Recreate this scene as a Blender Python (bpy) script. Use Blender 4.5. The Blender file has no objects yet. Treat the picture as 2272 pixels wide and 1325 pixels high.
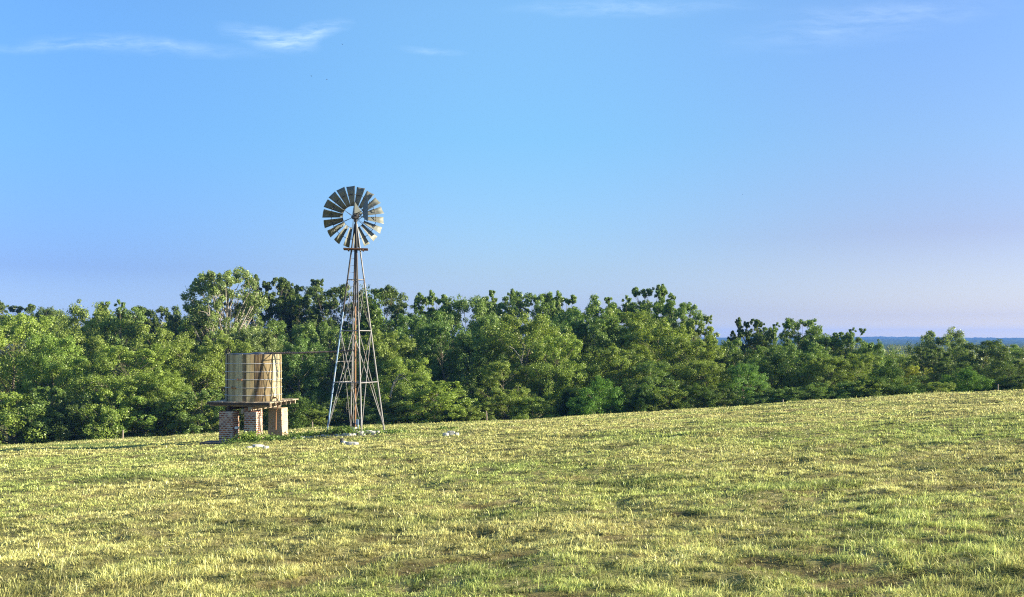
import bpy, math, random
import numpy as np
from mathutils import Vector, Matrix

# ------------------------------------------------------------------ camera, sky, sun, exposure
SC = bpy.context.scene
COL = SC.collection
F = 2200.0            # focal length in photograph pixels (2272 wide)
EYE = 1.7
HZ = 755.0            # row of the horizon
cd = bpy.data.cameras.new('camera'); cam = bpy.data.objects.new('camera', cd); COL.objects.link(cam)
cam.location = (0, 0, EYE); cam.rotation_euler = (math.radians(90), 0, 0)
cd.sensor_width = 36; cd.lens = 36 * F / 2272; cd.shift_y = (HZ - 662.5) / 2272
cd.clip_start = 0.1; cd.clip_end = 20000
SC.camera = cam

SUN_EL = math.radians(17.5); SUN_AZ = math.radians(2)      # azimuth from +X towards the camera side
sund = Vector((math.cos(SUN_EL) * math.cos(SUN_AZ), -math.cos(SUN_EL) * math.sin(SUN_AZ), math.sin(SUN_EL)))
sl = bpy.data.lights.new('sun', 'SUN'); sl.energy = 4.8; sl.angle = math.radians(0.5); sl.color = (1.0, 0.91, 0.74)
so = bpy.data.objects.new('sun', sl); COL.objects.link(so); so.rotation_euler = sund.to_track_quat('Z', 'Y').to_euler()

SC.cycles.use_denoising = False; SC.cycles.pixel_filter_type = 'BLACKMAN_HARRIS'; SC.cycles.filter_width = 1.15
SC.view_settings.view_transform = 'Standard'; SC.view_settings.look = 'None'
SC.view_settings.exposure = 1.68; SC.view_settings.gamma = 1

def P(px, py, D):
    return Vector(((px - 1136) / F * D, D, EYE + (HZ - py) / F * D))

W = bpy.data.worlds.new('World'); SC.world = W; W.use_nodes = True
nt = W.node_tree; N = nt.nodes; L = nt.links
for n in list(N): N.remove(n)
def nd(tree, typ, **kw):
    n = tree.nodes.new(typ)
    for k, v in kw.items():
        if k.startswith('i_'):
            key = k[2:]; key = int(key) if key.isdigit() else key
            n.inputs[key].default_value = v
        else: setattr(n, k, v)
    return n
def math_(t, op, a, b=None, c=None, clamp=False):
    n = t.nodes.new('ShaderNodeMath'); n.operation = op; n.use_clamp = clamp
    for i, v in enumerate((a, b, c)):
        if v is None: continue
        if isinstance(v, (int, float)): n.inputs[i].default_value = v
        else: t.links.new(v, n.inputs[i])
    return n.outputs[0]
def mix_(t, fac, a, b, blend='MIX'):
    n = t.nodes.new('ShaderNodeMix'); n.data_type = 'RGBA'; n.blend_type = blend
    for i, v in ((0, fac), (6, a), (7, b)):
        if isinstance(v, (int, float)): n.inputs[i].default_value = v
        elif isinstance(v, (tuple, list)): n.inputs[i].default_value = tuple(v) + ((1,) if len(v) == 3 else ())
        else: t.links.new(v, n.inputs[i])
    return n.outputs[2]
sky = nd(nt, 'ShaderNodeTexSky', sky_type='NISHITA', sun_disc=False, sun_elevation=SUN_EL,
         sun_rotation=math.radians(90) + SUN_AZ, air_density=1.0, dust_density=0.6, ozone_density=1.5)
tc = nd(nt, 'ShaderNodeTexCoord')
sep = nd(nt, 'ShaderNodeSeparateXYZ'); L.new(tc.outputs['Generated'], sep.inputs[0])
X_, Y_, Z_ = sep.outputs
# air colour of the summer evening sky: blue above, milky towards the ground, rosier towards the sun side
def skyramp(stops):
    r = nt.nodes.new('ShaderNodeValToRGB'); e = r.color_ramp.elements
    while len(e) < len(stops): e.new(0.5)
    for i, (p, c) in enumerate(stops): e[i].position = p; e[i].color = tuple(k / 1.25 for k in c) + (1,)
    L.new(Z_, r.inputs[0]); return r.outputs[0]
RL = skyramp([(0.03, (.40, .52, .98)), (0.068, (.30, .40, .79)), (0.183, (.38, .61, .90)), (0.29, (.47, .75, 1.06)), (1.0, (.8, 1, 1.15))])
RM = skyramp([(0.006, (.82, .86, .80)), (0.03, (.50, .57, .94)), (0.070, (.52, .60, .84)), (0.20, (.53, .82, 1.0)), (0.317, (.70, 1.0, 1.17)), (1.0, (.8, 1, 1.15))])
RR = skyramp([(0.004, (1.15, 1.06, .70)), (0.022, (.64, .63, .84)), (0.10, (.52, .49, .68)), (0.183, (.53, .62, .80)), (0.274, (.56, .70, .95)), (1.0, (.8, 1, 1.15))])
def mrs(a_, b_):
    m = nd(nt, 'ShaderNodeMapRange', interpolation_type='SMOOTHSTEP'); m.inputs[1].default_value = a_; m.inputs[2].default_value = b_
    L.new(X_, m.inputs[0]); return m.outputs[0]
tint = mix_(nt, mrs(0.0, 0.43), mix_(nt, mrs(-0.43, 0.0), RL, RM), RR)
skyc = mix_(nt, 1.0, sky.outputs[0], tint, 'MULTIPLY')
# thin cirrus, laid on the sky by direction
ysafe = math_(nt, 'MAXIMUM', Y_, 0.05)
u = math_(nt, 'DIVIDE', X_, ysafe); v = math_(nt, 'DIVIDE', Z_, ysafe)
uv = nd(nt, 'ShaderNodeCombineXYZ'); L.new(u, uv.inputs[0]); L.new(v, uv.inputs[1])
nz = nd(nt, 'ShaderNodeTexNoise', i_Scale=9.0, i_Detail=5.0, i_Roughness=0.6)
L.new(uv.outputs[0], nz.inputs['Vector'])
off = nd(nt, 'ShaderNodeVectorMath', operation='MULTIPLY_ADD')
L.new(nz.outputs['Color'], off.inputs[0]); off.inputs[1].default_value = (0.05, 0.022, 0); L.new(uv.outputs[0], off.inputs[2])
mp = nd(nt, 'ShaderNodeMapping'); mp.inputs['Scale'].default_value = (22, 120, 1); mp.inputs['Rotation'].default_value = (0, 0, -0.1)
L.new(off.outputs[0], mp.inputs[0])
nf = nd(nt, 'ShaderNodeTexNoise', i_Scale=1.0, i_Detail=7.0, i_Roughness=0.62); L.new(mp.outputs[0], nf.inputs['Vector'])
fib = nd(nt, 'ShaderNodeMapRange'); fib.inputs[1].default_value = 0.33; fib.inputs[2].default_value = 0.72
L.new(nf.outputs[0], fib.inputs[0])
cl = None
def streak(px, py, hl, ht, rot, s):
    global cl
    m = nd(nt, 'ShaderNodeMapping', vector_type='TEXTURE')
    m.inputs['Location'].default_value = ((px - 1136) / F + 0.025, (HZ - py) / F + 0.011, 0)
    m.inputs['Rotation'].default_value = (0, 0, math.radians(rot))
    m.inputs['Scale'].default_value = (hl / F, ht / F, 1)
    L.new(off.outputs[0], m.inputs[0])
    g = nd(nt, 'ShaderNodeTexGradient', gradient_type='SPHERICAL'); L.new(m.outputs[0], g.inputs[0])
    g2 = math_(nt, 'POWER', g.outputs[1], 1.3)
    w = math_(nt, 'MULTIPLY', g2, s)
    cl = w if cl is None else math_(nt, 'ADD', cl, w)
streak(600, 82, 130, 34, -12, 0.42)
streak(690, 70, 110, 30, 14, 0.42)
streak(330, 100, 330, 26, -3, 0.20)
streak(120, 100, 220, 20, 3, 0.16)
streak(960, 112, 90, 12, -7, 0.18)
streak(1400, 14, 320, 26, 0, 0.20)
streak(1850, 70, 330, 55, 6, 0.10)
streak(1980, 25, 330, 40, 2, 0.12)
cm = math_(nt, 'MULTIPLY', cl, fib.outputs[0], clamp=True)
front = math_(nt, 'GREATER_THAN', Y_, 0.1)
cm = math_(nt, 'MULTIPLY', cm, front)
skyc2 = mix_(nt, cm, skyc, (4.6, 5.2, 5.8))
bg = nd(nt, 'ShaderNodeBackground'); bg.inputs[1].default_value = 0.098
L.new(skyc2, bg.inputs[0])
wo = nd(nt, 'ShaderNodeOutputWorld'); L.new(bg.outputs[0], wo.inputs[0])

# ------------------------------------------------------------------ helpers
def tag(o, label=None, cat=None, group=None, kind=None):
    if label: o['label'] = label
    if cat: o['category'] = cat
    if group: o['group'] = group
    if kind: o['kind'] = kind
    return o
def thing(name, loc, label, cat, group=None, rz=0):
    o = bpy.data.objects.new(name, None); COL.objects.link(o); o.empty_display_size = 0.3
    o.location = loc; o.rotation_euler = (0, 0, rz)
    return tag(o, label, cat, group)
def np_mesh(name, verts, faces_flat, sizes, attr=None, colattr=None):
    me = bpy.data.meshes.new(name)
    verts = np.asarray(verts, dtype=np.float32); faces_flat = np.asarray(faces_flat, dtype=np.int32)
    sizes = np.asarray(sizes, dtype=np.int32)
    me.vertices.add(len(verts)); me.vertices.foreach_set('co', verts.ravel())
    me.loops.add(len(faces_flat)); me.loops.foreach_set('vertex_index', faces_flat)
    st = np.zeros(len(sizes), dtype=np.int32); st[1:] = np.cumsum(sizes)[:-1]
    me.polygons.add(len(sizes)); me.polygons.foreach_set('loop_start', st)
    try: me.polygons.foreach_set('loop_total', sizes)
    except Exception: pass
    if attr is not None:
        a = me.attributes.new('tint', 'FLOAT', 'POINT'); a.data.foreach_set('value', np.asarray(attr, dtype=np.float32))
    if colattr is not None:
        a = me.attributes.new('col', 'FLOAT_COLOR', 'POINT'); a.data.foreach_set('color', np.asarray(colattr, dtype=np.float32).ravel())
    me.update(calc_edges=True)
    return me
def link(name, me, mat=None, parent=None, smooth=False):
    o = bpy.data.objects.new(name, me); COL.objects.link(o)
    if mat: me.materials.append(mat)
    if parent: o.parent = parent
    if smooth: me.polygons.foreach_set('use_smooth', [True] * len(me.polygons))
    return o
class MB:
    def __init__(s): s.v = []; s.f = []
    def box(s, c, size, M=None, taper=1.0):
        c = Vector(c); hx, hy, hz = size[0] / 2, size[1] / 2, size[2] / 2; b = len(s.v)
        for z in (-hz, hz):
            k = taper if z > 0 else 1.0
            for x, y in ((-hx, -hy), (hx, -hy), (hx, hy), (-hx, hy)):
                p = Vector((x * k, y * k, z))
                if M: p = M @ p
                s.v.append(c + p)
        s.f += [(b + 3, b + 2, b + 1, b), (b + 4, b + 5, b + 6, b + 7), (b, b + 1, b + 5, b + 4), (b + 1, b + 2, b + 6, b + 5), (b + 2, b + 3, b + 7, b + 6), (b + 3, b, b + 4, b + 7)]
        return s
    def bar(s, p0, p1, w, h, up=(0, 0, 1)):
        p0 = Vector(p0); p1 = Vector(p1); d = (p1 - p0); ln = d.length; d.normalize()
        a = d.cross(Vector(up)).normalized(); u_ = a.cross(d)
        M = Matrix((d, a, u_)).transposed()
        return s.box((p0 + p1) / 2, (ln, w, h), M)
    def tube(s, pts, r, n=8, cap=True):
        pts = [Vector(p) for p in pts]; rs = r if isinstance(r, (list, tuple)) else [r] * len(pts)
        b = len(s.v); up = Vector((0.13, 0.21, 0.97))
        for i, p in enumerate(pts):
            d = (pts[min(i + 1, len(pts) - 1)] - pts[max(i - 1, 0)]).normalized()
            a = d.cross(up)
            if a.length < 0.1: a = d.cross(Vector((1, 0, 0)))
            a.normalize(); c = d.cross(a)
            for k in range(n):
                t = 2 * math.pi * k / n
                s.v.append(p + (a * math.cos(t) + c * math.sin(t)) * rs[i])
        for i in range(len(pts) - 1):
            for k in range(n):
                k2 = (k + 1) % n
                s.f.append((b + i * n + k, b + i * n + k2, b + (i + 1) * n + k2, b + (i + 1) * n + k))
        if cap:
            s.f.append(tuple(b + k for k in range(n))[::-1]); s.f.append(tuple(b + (len(pts) - 1) * n + k for k in range(n)))
        return s
    def lathe(s, c, prof, n=24, M=None):
        c = Vector(c); b = len(s.v)
        for (r, z) in prof:
            for k in range(n):
                t = 2 * math.pi * k / n; p = Vector((r * math.cos(t), r * math.sin(t), z))
                if M: p = M @ p
                s.v.append(c + p)
        for i in range(len(prof) - 1):
            for k in range(n):
                k2 = (k + 1) % n
                s.f.append((b + i * n + k, b + i * n + k2, b + (i + 1) * n + k2, b + (i + 1) * n + k))
        s.f.append(tuple(b + k for k in range(n))[::-1]); s.f.append(tuple(b + (len(prof) - 1) * n + k for k in range(n)))
        return s
    def poly(s, pts):
        b = len(s.v); s.v += [Vector(p) for p in pts]; s.f.append(tuple(range(b, b + len(pts)))); return s
    def build(s, name, mat, parent=None, smooth=False, bevel=0, thick=0):
        me = bpy.data.meshes.new(name); me.from_pydata([tuple(v) for v in s.v], [], s.f); me.update()
        o = link(name, me, mat, parent, smooth)
        if thick:
            m = o.modifiers.new('thickness', 'SOLIDIFY'); m.thickness = thick; m.offset = 0
        if bevel:
            m = o.modifiers.new('bevel', 'BEVEL'); m.width = bevel; m.segments = 2; m.limit_method = 'ANGLE'
        if smooth:
            me.polygons.foreach_set('use_smooth', [True] * len(me.polygons))
            try: me.set_sharp_from_angle(angle=math.radians(40))
            except Exception: pass
        return o

# value noise
def _hash(ix, iy, seed):
    h = (ix.astype(np.int64) * 374761393 + iy.astype(np.int64) * 668265263 + seed * 1274126177) & 0xffffffff
    h = ((h ^ (h >> 13)) * 1274126177) & 0xffffffff
    return ((h ^ (h >> 16)) & 0xffff) / 65535.0
def vnoise(x, y, seed=0):
    x = np.asarray(x, dtype=np.float64); y = np.asarray(y, dtype=np.float64)
    ix = np.floor(x); iy = np.floor(y); fx = x - ix; fy = y - iy
    fx = fx * fx * (3 - 2 * fx); fy = fy * fy * (3 - 2 * fy)
    a = _hash(ix, iy, seed); b = _hash(ix + 1, iy, seed); c = _hash(ix, iy + 1, seed); d = _hash(ix + 1, iy + 1, seed)
    return (a * (1 - fx) + b * fx) * (1 - fy) + (c * (1 - fx) + d * fx) * fy
def fbm(x, y, seed=0, o=4):
    s = 0; a = 0.5; t = 0
    for i in range(o):
        s = s + a * vnoise(x * 2 ** i, y * 2 ** i, seed + i * 17); t += a; a *= 0.5
    return s / t
def sstep(a, b, x):
    t = np.clip((x - a) / (b - a), 0, 1); return t * t * (3 - 2 * t)

# ------------------------------------------------------------------ ground shape
EX = [-60, -31, -17.3, -10, -3.7, 2, 7.2, 15.4, 23.6, 31, 60]
EB = [-.9, -.70, -.43, -.42, -.46, -.50, -.46, -.26, -.10, -.20, -.3]
EDGE = 61.0
VALLEY = -11.0
def worn(x, y):
    n = 0.45 * fbm(x / 1.3 + 40, y / 0.7 + 7, 31, 3) + 0.55 * fbm(x / 0.42 + 4, y / 0.26, 33, 2)
    return sstep(0.57, 0.66, n) * (0.55 + 0.45 * sstep(0.40, 0.6, fbm(x / 9.0 + 2, y / 6.0 + 1, 35, 2)))
def G(x, y, fine=True):
    x = np.asarray(x, dtype=np.float64); y = np.asarray(y, dtype=np.float64)
    xc = 70 * np.tanh(x / 70.0)
    yc = np.clip(y, -60, EDGE)
    z = 0.05 * xc - 0.045 * yc + np.interp(xc, EX, EB) * np.clip(yc / 60, 0, 1) ** 4
    z = z + 0.14 * np.exp(-((x + 6.0) ** 2 + (y - 40) ** 2) / 9.0)
    # shallow hollow near the left edge of the field
    z = z - 0.14 * np.exp(-(((x + 22) / 6.0) ** 2 + ((y - 46) / 2.0) ** 2))
    if fine:
        near = 1 - sstep(EDGE - 2, EDGE + 20, y)
        z = z + near * (0.20 * (fbm(x / 7.0, y / 7.0, 3, 2) - 0.5) + 0.15 * (fbm(x / 1.7 + 9, y / 1.3, 11, 2) - 0.5)
                        + 0.10 * (fbm(x / 0.5, y / 0.42, 23, 2) - 0.5)) * (0.35 + 0.65 * sstep(0, 14, y))
        z = z + (1 - sstep(30, 45, y)) * 0.055 * (fbm(x / 0.24 + 3, y / 0.2, 29, 2) - 0.5)
        z = z - near * 0.03 * worn(x, y)      # hoof-worn hollows
    t = np.clip(y - EDGE, 0, None)
    z = np.where(y > EDGE, VALLEY + (z - VALLEY) * np.exp(-t / 36.0), z)
    return z
def Gs(x, y): return float(G(np.array([x]), np.array([y]))[0])

# ------------------------------------------------------------------ materials
def newmat(name):
    m = bpy.data.materials.new(name); m.use_nodes = True
    for n in list(m.node_tree.nodes): m.node_tree.nodes.remove(n)
    t = m.node_tree; o = t.nodes.new('ShaderNodeOutputMaterial'); return m, t, o
def ramp_(t, fac, stops):
    r = t.nodes.new('ShaderNodeValToRGB'); e = r.color_ramp.elements
    while len(e) < len(stops): e.new(0.5)
    for i, (p, c) in enumerate(stops): e[i].position = p; e[i].color = tuple(c) + (1,)
    t.links.new(fac, r.inputs[0]); return r.outputs[0]
def noise_(t, scale, detail=4, rough=0.55, vec=None, coord='Object', mscale=None, dist=0.0):
    n = t.nodes.new('ShaderNodeTexNoise'); n.inputs['Scale'].default_value = scale
    n.inputs['Detail'].default_value = detail; n.inputs['Roughness'].default_value = rough; n.inputs['Distortion'].default_value = dist
    if vec is None:
        c = t.nodes.new('ShaderNodeTexCoord'); vec = c.outputs[coord]
    if mscale:
        mp = t.nodes.new('ShaderNodeMapping'); mp.inputs['Scale'].default_value = mscale; t.links.new(vec, mp.inputs[0]); vec = mp.outputs[0]
    t.links.new(vec, n.inputs['Vector']); return n.outputs[0]
def principled(t, o, base, rough=0.8, metal=0.0, bump=None, bs=0.3, bd=0.02, spec=0.3):
    p = t.nodes.new('ShaderNodeBsdfPrincipled')
    for key, v in (('Base Color', base), ('Roughness', rough), ('Metallic', metal), ('Specular IOR Level', spec)):
        if isinstance(v, (int, float)): p.inputs[key].default_value = v
        elif isinstance(v, tuple): p.inputs[key].default_value = v + (1,)
        else: t.links.new(v, p.inputs[key])
    if bump is not None:
        b = t.nodes.new('ShaderNodeBump'); b.inputs['Strength'].default_value = bs; b.inputs['Distance'].default_value = bd
        t.links.new(bump, b.inputs['Height']); t.links.new(b.outputs[0], p.inputs['Normal'])
    t.links.new(p.outputs[0], o.inputs[0]); return p
def leafmat(name, dark, light, trans=0.28, sheen=0.10):
    m, t, o = newmat(name)
    g = t.nodes.new('ShaderNodeNewGeometry'); a = t.nodes.new('ShaderNodeAttribute'); a.attribute_name = 'tint'
    oi = t.nodes.new('ShaderNodeObjectInfo')
    f = math_(t, 'MULTIPLY_ADD', g.outputs['Random Per Island'], 0.45, math_(t, 'MULTIPLY', a.outputs['Fac'], 0.55))
    c = mix_(t, f, dark, light)
    c = mix_(t, 1.0, c, oi.outputs['Color'], 'MULTIPLY')
    d = t.nodes.new('ShaderNodeBsdfDiffuse'); t.links.new(c, d.inputs[0])
    tr = t.nodes.new('ShaderNodeBsdfTranslucent'); c2 = mix_(t, 1.0, c, (1.25, 1.35, 0.55), 'MULTIPLY'); t.links.new(c2, tr.inputs[0])
    mx = t.nodes.new('ShaderNodeMixShader'); mx.inputs[0].default_value = trans
    t.links.new(d.outputs[0], mx.inputs[1]); t.links.new(tr.outputs[0], mx.inputs[2])
    gl = t.nodes.new('ShaderNodeBsdfGlossy'); gl.inputs['Roughness'].default_value = 0.42; gl.inputs[0].default_value = (0.8, 0.85, 0.7, 1)
    m2 = t.nodes.new('ShaderNodeMixShader'); m2.inputs[0].default_value = sheen
    t.links.new(mx.outputs[0], m2.inputs[1]); t.links.new(gl.outputs[0], m2.inputs[2])
    t.links.new(m2.outputs[0], o.inputs[0]); return m
LEAF = leafmat('broadleaf_foliage', (0.036, 0.066, 0.014), (0.33, 0.40, 0.092), 0.32, 0.03)
CEDAR = leafmat('feathery_foliage', (0.030, 0.065, 0.018), (0.13, 0.19, 0.035), 0.2, 0.02)
def barkmat(name, a, b):
    m, t, o = newmat(name)
    n = noise_(t, 3.0, 5, 0.6, mscale=(3, 3, 0.7))
    principled(t, o, ramp_(t, n, [(0.3, a), (0.7, b)]), 0.9, bump=n, bs=0.6, bd=0.03); return m
BARK = barkmat('grey_bark', (0.07, 0.055, 0.035), (0.26, 0.22, 0.16))
PALEBARK = barkmat('pale_bark', (0.22, 0.19, 0.14), (0.50, 0.45, 0.36))

def woodmat(name, stops, rough=0.85, along=(9, 9, 0.7), island=0.5):
    m, t, o = newmat(name)
    n = noise_(t, 2.2, 6, 0.65, mscale=along, dist=0.6)
    g = t.nodes.new('ShaderNodeNewGeometry')
    f = math_(t, 'ADD', math_(t, 'MULTIPLY', n, 1 - island * 0.6), math_(t, 'MULTIPLY', g.outputs['Random Per Island'], island * 0.6))
    principled(t, o, ramp_(t, f, stops), rough, bump=n, bs=0.5, bd=0.01, spec=0.2); return m
STAVE = woodmat('weathered_stave_wood', [(0.26, (0.055, 0.038, 0.020)), (0.40, (0.20, 0.15, 0.075)), (0.56, (0.36, 0.29, 0.145)), (0.80, (0.54, 0.47, 0.28))], island=0.85)
TIMBER = woodmat('grey_timber', [(0.25, (0.16, 0.12, 0.08)), (0.6, (0.42, 0.34, 0.23)), (0.85, (0.55, 0.47, 0.35))])
RUSTWOOD = woodmat('brown_timber', [(0.35, (0.035, 0.02, 0.012)), (0.6, (0.22, 0.11, 0.05)), (0.85, (0.42, 0.25, 0.13))], along=(0.7, 9, 9))
POSTWOOD = woodmat('post_wood', [(0.25, (0.14, 0.10, 0.07)), (0.7, (0.42, 0.34, 0.25))])
def metalmat(name, base, rust, amount, rough=0.45, metal=0.7, scale=5.0):
    m, t, o = newmat(name)
    n = noise_(t, scale, 6, 0.7); n2 = noise_(t, scale * 0.35, 3, 0.5)
    f = math_(t, 'ADD', math_(t, 'MULTIPLY', n, 0.6), math_(t, 'MULTIPLY', n2, 0.4))
    mr = t.nodes.new('ShaderNodeMapRange'); mr.inputs[1].default_value = 0.62 - amount; mr.inputs[2].default_value = 0.72 - amount
    t.links.new(f, mr.inputs[0])
    b = mix_(t, n, tuple(c * 0.75 for c in base), tuple(min(1, c * 1.2) for c in base))
    c = mix_(t, mr.outputs[0], b, rust)
    me = math_(t, 'MULTIPLY_ADD', mr.outputs[0], -metal, metal)
    ro = math_(t, 'MULTIPLY_ADD', mr.outputs[0], 0.85 - rough, rough)
    principled(t, o, c, ro, me, bump=n, bs=0.15, bd=0.005, spec=0.5); return m
GALV = metalmat('galvanised_pipe', (0.23, 0.22, 0.205), (0.11, 0.07, 0.04), 0.08, 0.6, 0.2)
GALVBLUE = metalmat('blue_grey_pipe', (0.20, 0.30, 0.42), (0.36, 0.34, 0.32), 0.05, 0.6, 0.2)
BLADE = metalmat('zinc_blade', (0.165, 0.17, 0.135), (0.08, 0.055, 0.035), 0.05, 0.6, 0.15, 3.5)
VANE = metalmat('zinc_vane', (0.10, 0.12, 0.12), (0.1, 0.07, 0.05), 0.0, 0.6, 0.1, 3.0)
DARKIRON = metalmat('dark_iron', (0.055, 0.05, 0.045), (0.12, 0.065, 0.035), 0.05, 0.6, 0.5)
RUST = metalmat('rusty_pipe', (0.35, 0.17, 0.07), (0.48, 0.30, 0.16), 0.02, 0.8, 0.1)
HOOP = metalmat('hoop_wire', (0.62, 0.64, 0.66), (0.35, 0.28, 0.2), -0.02, 0.45, 0.5)
LID = metalmat('tin_lid', (0.06, 0.075, 0.11), (0.10, 0.07, 0.05), 0.0, 0.6, 0.3)
def plain(name, a, b, scale=8, rough=0.85, bs=0.4):
    m, t, o = newmat(name); n = noise_(t, scale, 6, 0.65)
    principled(t, o, ramp_(t, n, [(0.3, a), (0.7, b)]), rough, bump=n, bs=bs, bd=0.02); return m
STONE = plain('pale_limestone', (0.26, 0.24, 0.19), (0.72, 0.69, 0.60), 7)
DARKSTONE = plain('dark_stone', (0.03, 0.03, 0.028), (0.13, 0.12, 0.10), 6)
BOXPAINT = plain('painted_metal_box', (0.62, 0.63, 0.60), (0.75, 0.75, 0.72), 5, 0.5, 0.1)
CONC = plain('concrete_casing', (0.38, 0.38, 0.35), (0.62, 0.61, 0.56), 9)
BLACK = plain('black_plumage', (0.012, 0.012, 0.014), (0.03, 0.03, 0.035), 9)
def brickmat(nm='old_red_brick', c1=(0.14, 0.038, 0.018), c2=(0.36, 0.13, 0.055), mo=(0.50, 0.45, 0.37), wc=(0.50, 0.45, 0.37), lo=0.50):
    m, t, o = newmat(nm)
    tcn = t.nodes.new('ShaderNodeTexCoord'); g = t.nodes.new('ShaderNodeNewGeometry')
    sp = t.nodes.new('ShaderNodeSeparateXYZ'); t.links.new(tcn.outputs['Object'], sp.inputs[0])
    h = math_(t, 'ADD', sp.outputs[0], sp.outputs[1])
    cb = t.nodes.new('ShaderNodeCombineXYZ'); t.links.new(h, cb.inputs[0]); t.links.new(sp.outputs[2], cb.inputs[1])
    b = t.nodes.new('ShaderNodeTexBrick'); t.links.new(cb.outputs[0], b.inputs[0])
    b.inputs['Scale'].default_value = 1.0; b.inputs['Brick Width'].default_value = 0.17; b.inputs['Row Height'].default_value = 0.082
    b.inputs['Mortar Size'].default_value = 0.014; b.inputs['Mortar Smooth'].default_value = 0.1; b.inputs['Bias'].default_value = 0.0
    b.inputs['Color1'].default_value = c1 + (1,); b.inputs['Color2'].default_value = c2 + (1,)
    b.inputs['Mortar'].default_value = mo + (1,)
    n = noise_(t, 3.0, 6, 0.7)
    wash = t.nodes.new('ShaderNodeMapRange'); wash.inputs[1].default_value = lo; wash.inputs[2].default_value = lo + 0.13; wash.inputs[4].default_value = 0.75
    t.links.new(n, wash.inputs[0])
    c = mix_(t, wash.outputs[0], b.outputs[0], wc)
    hgt = math_(t, 'SUBTRACT', math_(t, 'MULTIPLY', n, 0.4), b.outputs['Fac'])
    principled(t, o, c, 0.92, bump=hgt, bs=0.7, bd=0.015, spec=0.15); return m
BRICK = brickmat()
TANBRICK = brickmat('tan_washed_brick', (0.30, 0.17, 0.09), (0.46, 0.31, 0.17), (0.50, 0.41, 0.28), (0.50, 0.40, 0.26), 0.40)
SHADEWOOD = woodmat('shade_darkened_timber', [(0.25, (0.025, 0.018, 0.012)), (0.7, (0.11, 0.08, 0.055))])  # timber colour darkened to stand in for shade on the stand

# ------------------------------------------------------------------ ground sheet
def ground():
    def axis(a, b, core0, core1, step, grow=1.18):
        pts = list(np.arange(core0, core1 + 1e-6, step)); s = step; p = pts[-1]
        while p < b: s *= grow; p += s; pts.append(p)
        s = step; p = pts[0]; pre = []
        while p > a: s *= grow; p -= s; pre.append(p)
        return np.array(pre[::-1] + pts)
    xs = axis(-9000, 9000, -34, 34, 0.17); ys = axis(-400, 9500, 4.5, 64, 0.15)
    Xg, Yg = np.meshgrid(xs, ys); Zg = G(Xg, Yg)
    nx, ny = len(xs), len(ys)
    idx = np.arange(nx * ny).reshape(ny, nx)
    f = np.stack([idx[:-1, :-1], idx[:-1, 1:], idx[1:, 1:], idx[1:, :-1]], -1).reshape(-1, 4)
    me = np_mesh('ground', np.stack([Xg, Yg, Zg], -1).reshape(-1, 3), f.ravel(), np.full(len(f), 4), attr=(worn(Xg, Yg) * (Yg < 64)).ravel())
    m, t, o = newmat('dry_turf_soil')
    n1 = noise_(t, 0.35, 5, 0.6); n2 = noise_(t, 9.0, 6, 0.75); n3 = noise_(t, 1.3, 4, 0.6)
    c = ramp_(t, n2, [(0.25, (0.07, 0.055, 0.022)), (0.5, (0.32, 0.27, 0.10)), (0.75, (0.58, 0.50, 0.20))])
    c2 = ramp_(t, n2, [(0.25, (0.06, 0.075, 0.02)), (0.75, (0.30, 0.31, 0.10))])
    f1 = math_(t, 'ADD', math_(t, 'MULTIPLY', n1, 0.5), math_(t, 'MULTIPLY', n3, 0.5))
    mr = t.nodes.new('ShaderNodeMapRange'); mr.inputs[1].default_value = 0.42; mr.inputs[2].default_value = 0.62; t.links.new(f1, mr.inputs[0])
    c = mix_(t, mr.outputs[0], c, c2)
    wa = t.nodes.new('ShaderNodeAttribute'); wa.attribute_name = 'tint'
    c = mix_(t, math_(t, 'MULTIPLY', wa.outputs['Fac'], 0.7), c, (0.075, 0.048, 0.022))
    principled(t, o, c, 0.95, bump=n2, bs=0.9, bd=0.06, spec=0.1)
    g = link('ground', me, m, smooth=True); tag(g, kind='structure')
ground()

# ------------------------------------------------------------------ grass (uncountable)
def mixc(a, b, t): return a * (1 - t[:, None]) + b * t[:, None]
def blades(name, x, y, hgt, wid, rng, lean=0.45, colfn=None):
    n = len(x); z = G(x, y) - 0.01
    th = rng.uniform(0, 2 * np.pi, n)                         # blade width direction
    la = vnoise(x / 0.25, y / 0.22, 47) * 12 + rng.normal(0, 0.9, n); lm = np.abs(rng.normal(0, lean, n)) + 0.08
    dx = np.cos(la) * lm; dy = np.sin(la) * lm
    wx = np.cos(th) * wid / 2; wy = np.sin(th) * wid / 2
    V = np.zeros((n, 5, 3), dtype=np.float32)
    k = 1 / np.sqrt(1 + lm * lm)
    V[:, 0] = np.stack([x - wx, y - wy, z], -1); V[:, 1] = np.stack([x + wx, y + wy, z], -1)
    mx_ = x + dx * hgt * 0.32; my_ = y + dy * hgt * 0.32; mz_ = z + hgt * 0.58 * k
    V[:, 2] = np.stack([mx_ + wx * .8, my_ + wy * .8, mz_], -1); V[:, 3] = np.stack([mx_ - wx * .8, my_ - wy * .8, mz_], -1)
    V[:, 4] = np.stack([x + dx * hgt, y + dy * hgt, z + hgt * k * (1 - 0.22 * np.minimum(lm, 1.4))], -1)
    b = (np.arange(n) * 5)[:, None]
    f = np.concatenate([b + np.array([[0, 1, 2, 3]]), b + np.array([[3, 2, 4]])], 1).ravel()
    sz = np.tile([4, 3], n)
    c = colfn(x, y, rng)
    c4 = np.ones((n, 5, 4), dtype=np.float32); c4[:, :, :3] = c[:, None, :]
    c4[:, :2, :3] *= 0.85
    return np_mesh(name, V.reshape(-1, 3), f, sz, colattr=c4.reshape(-1, 4))
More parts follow.
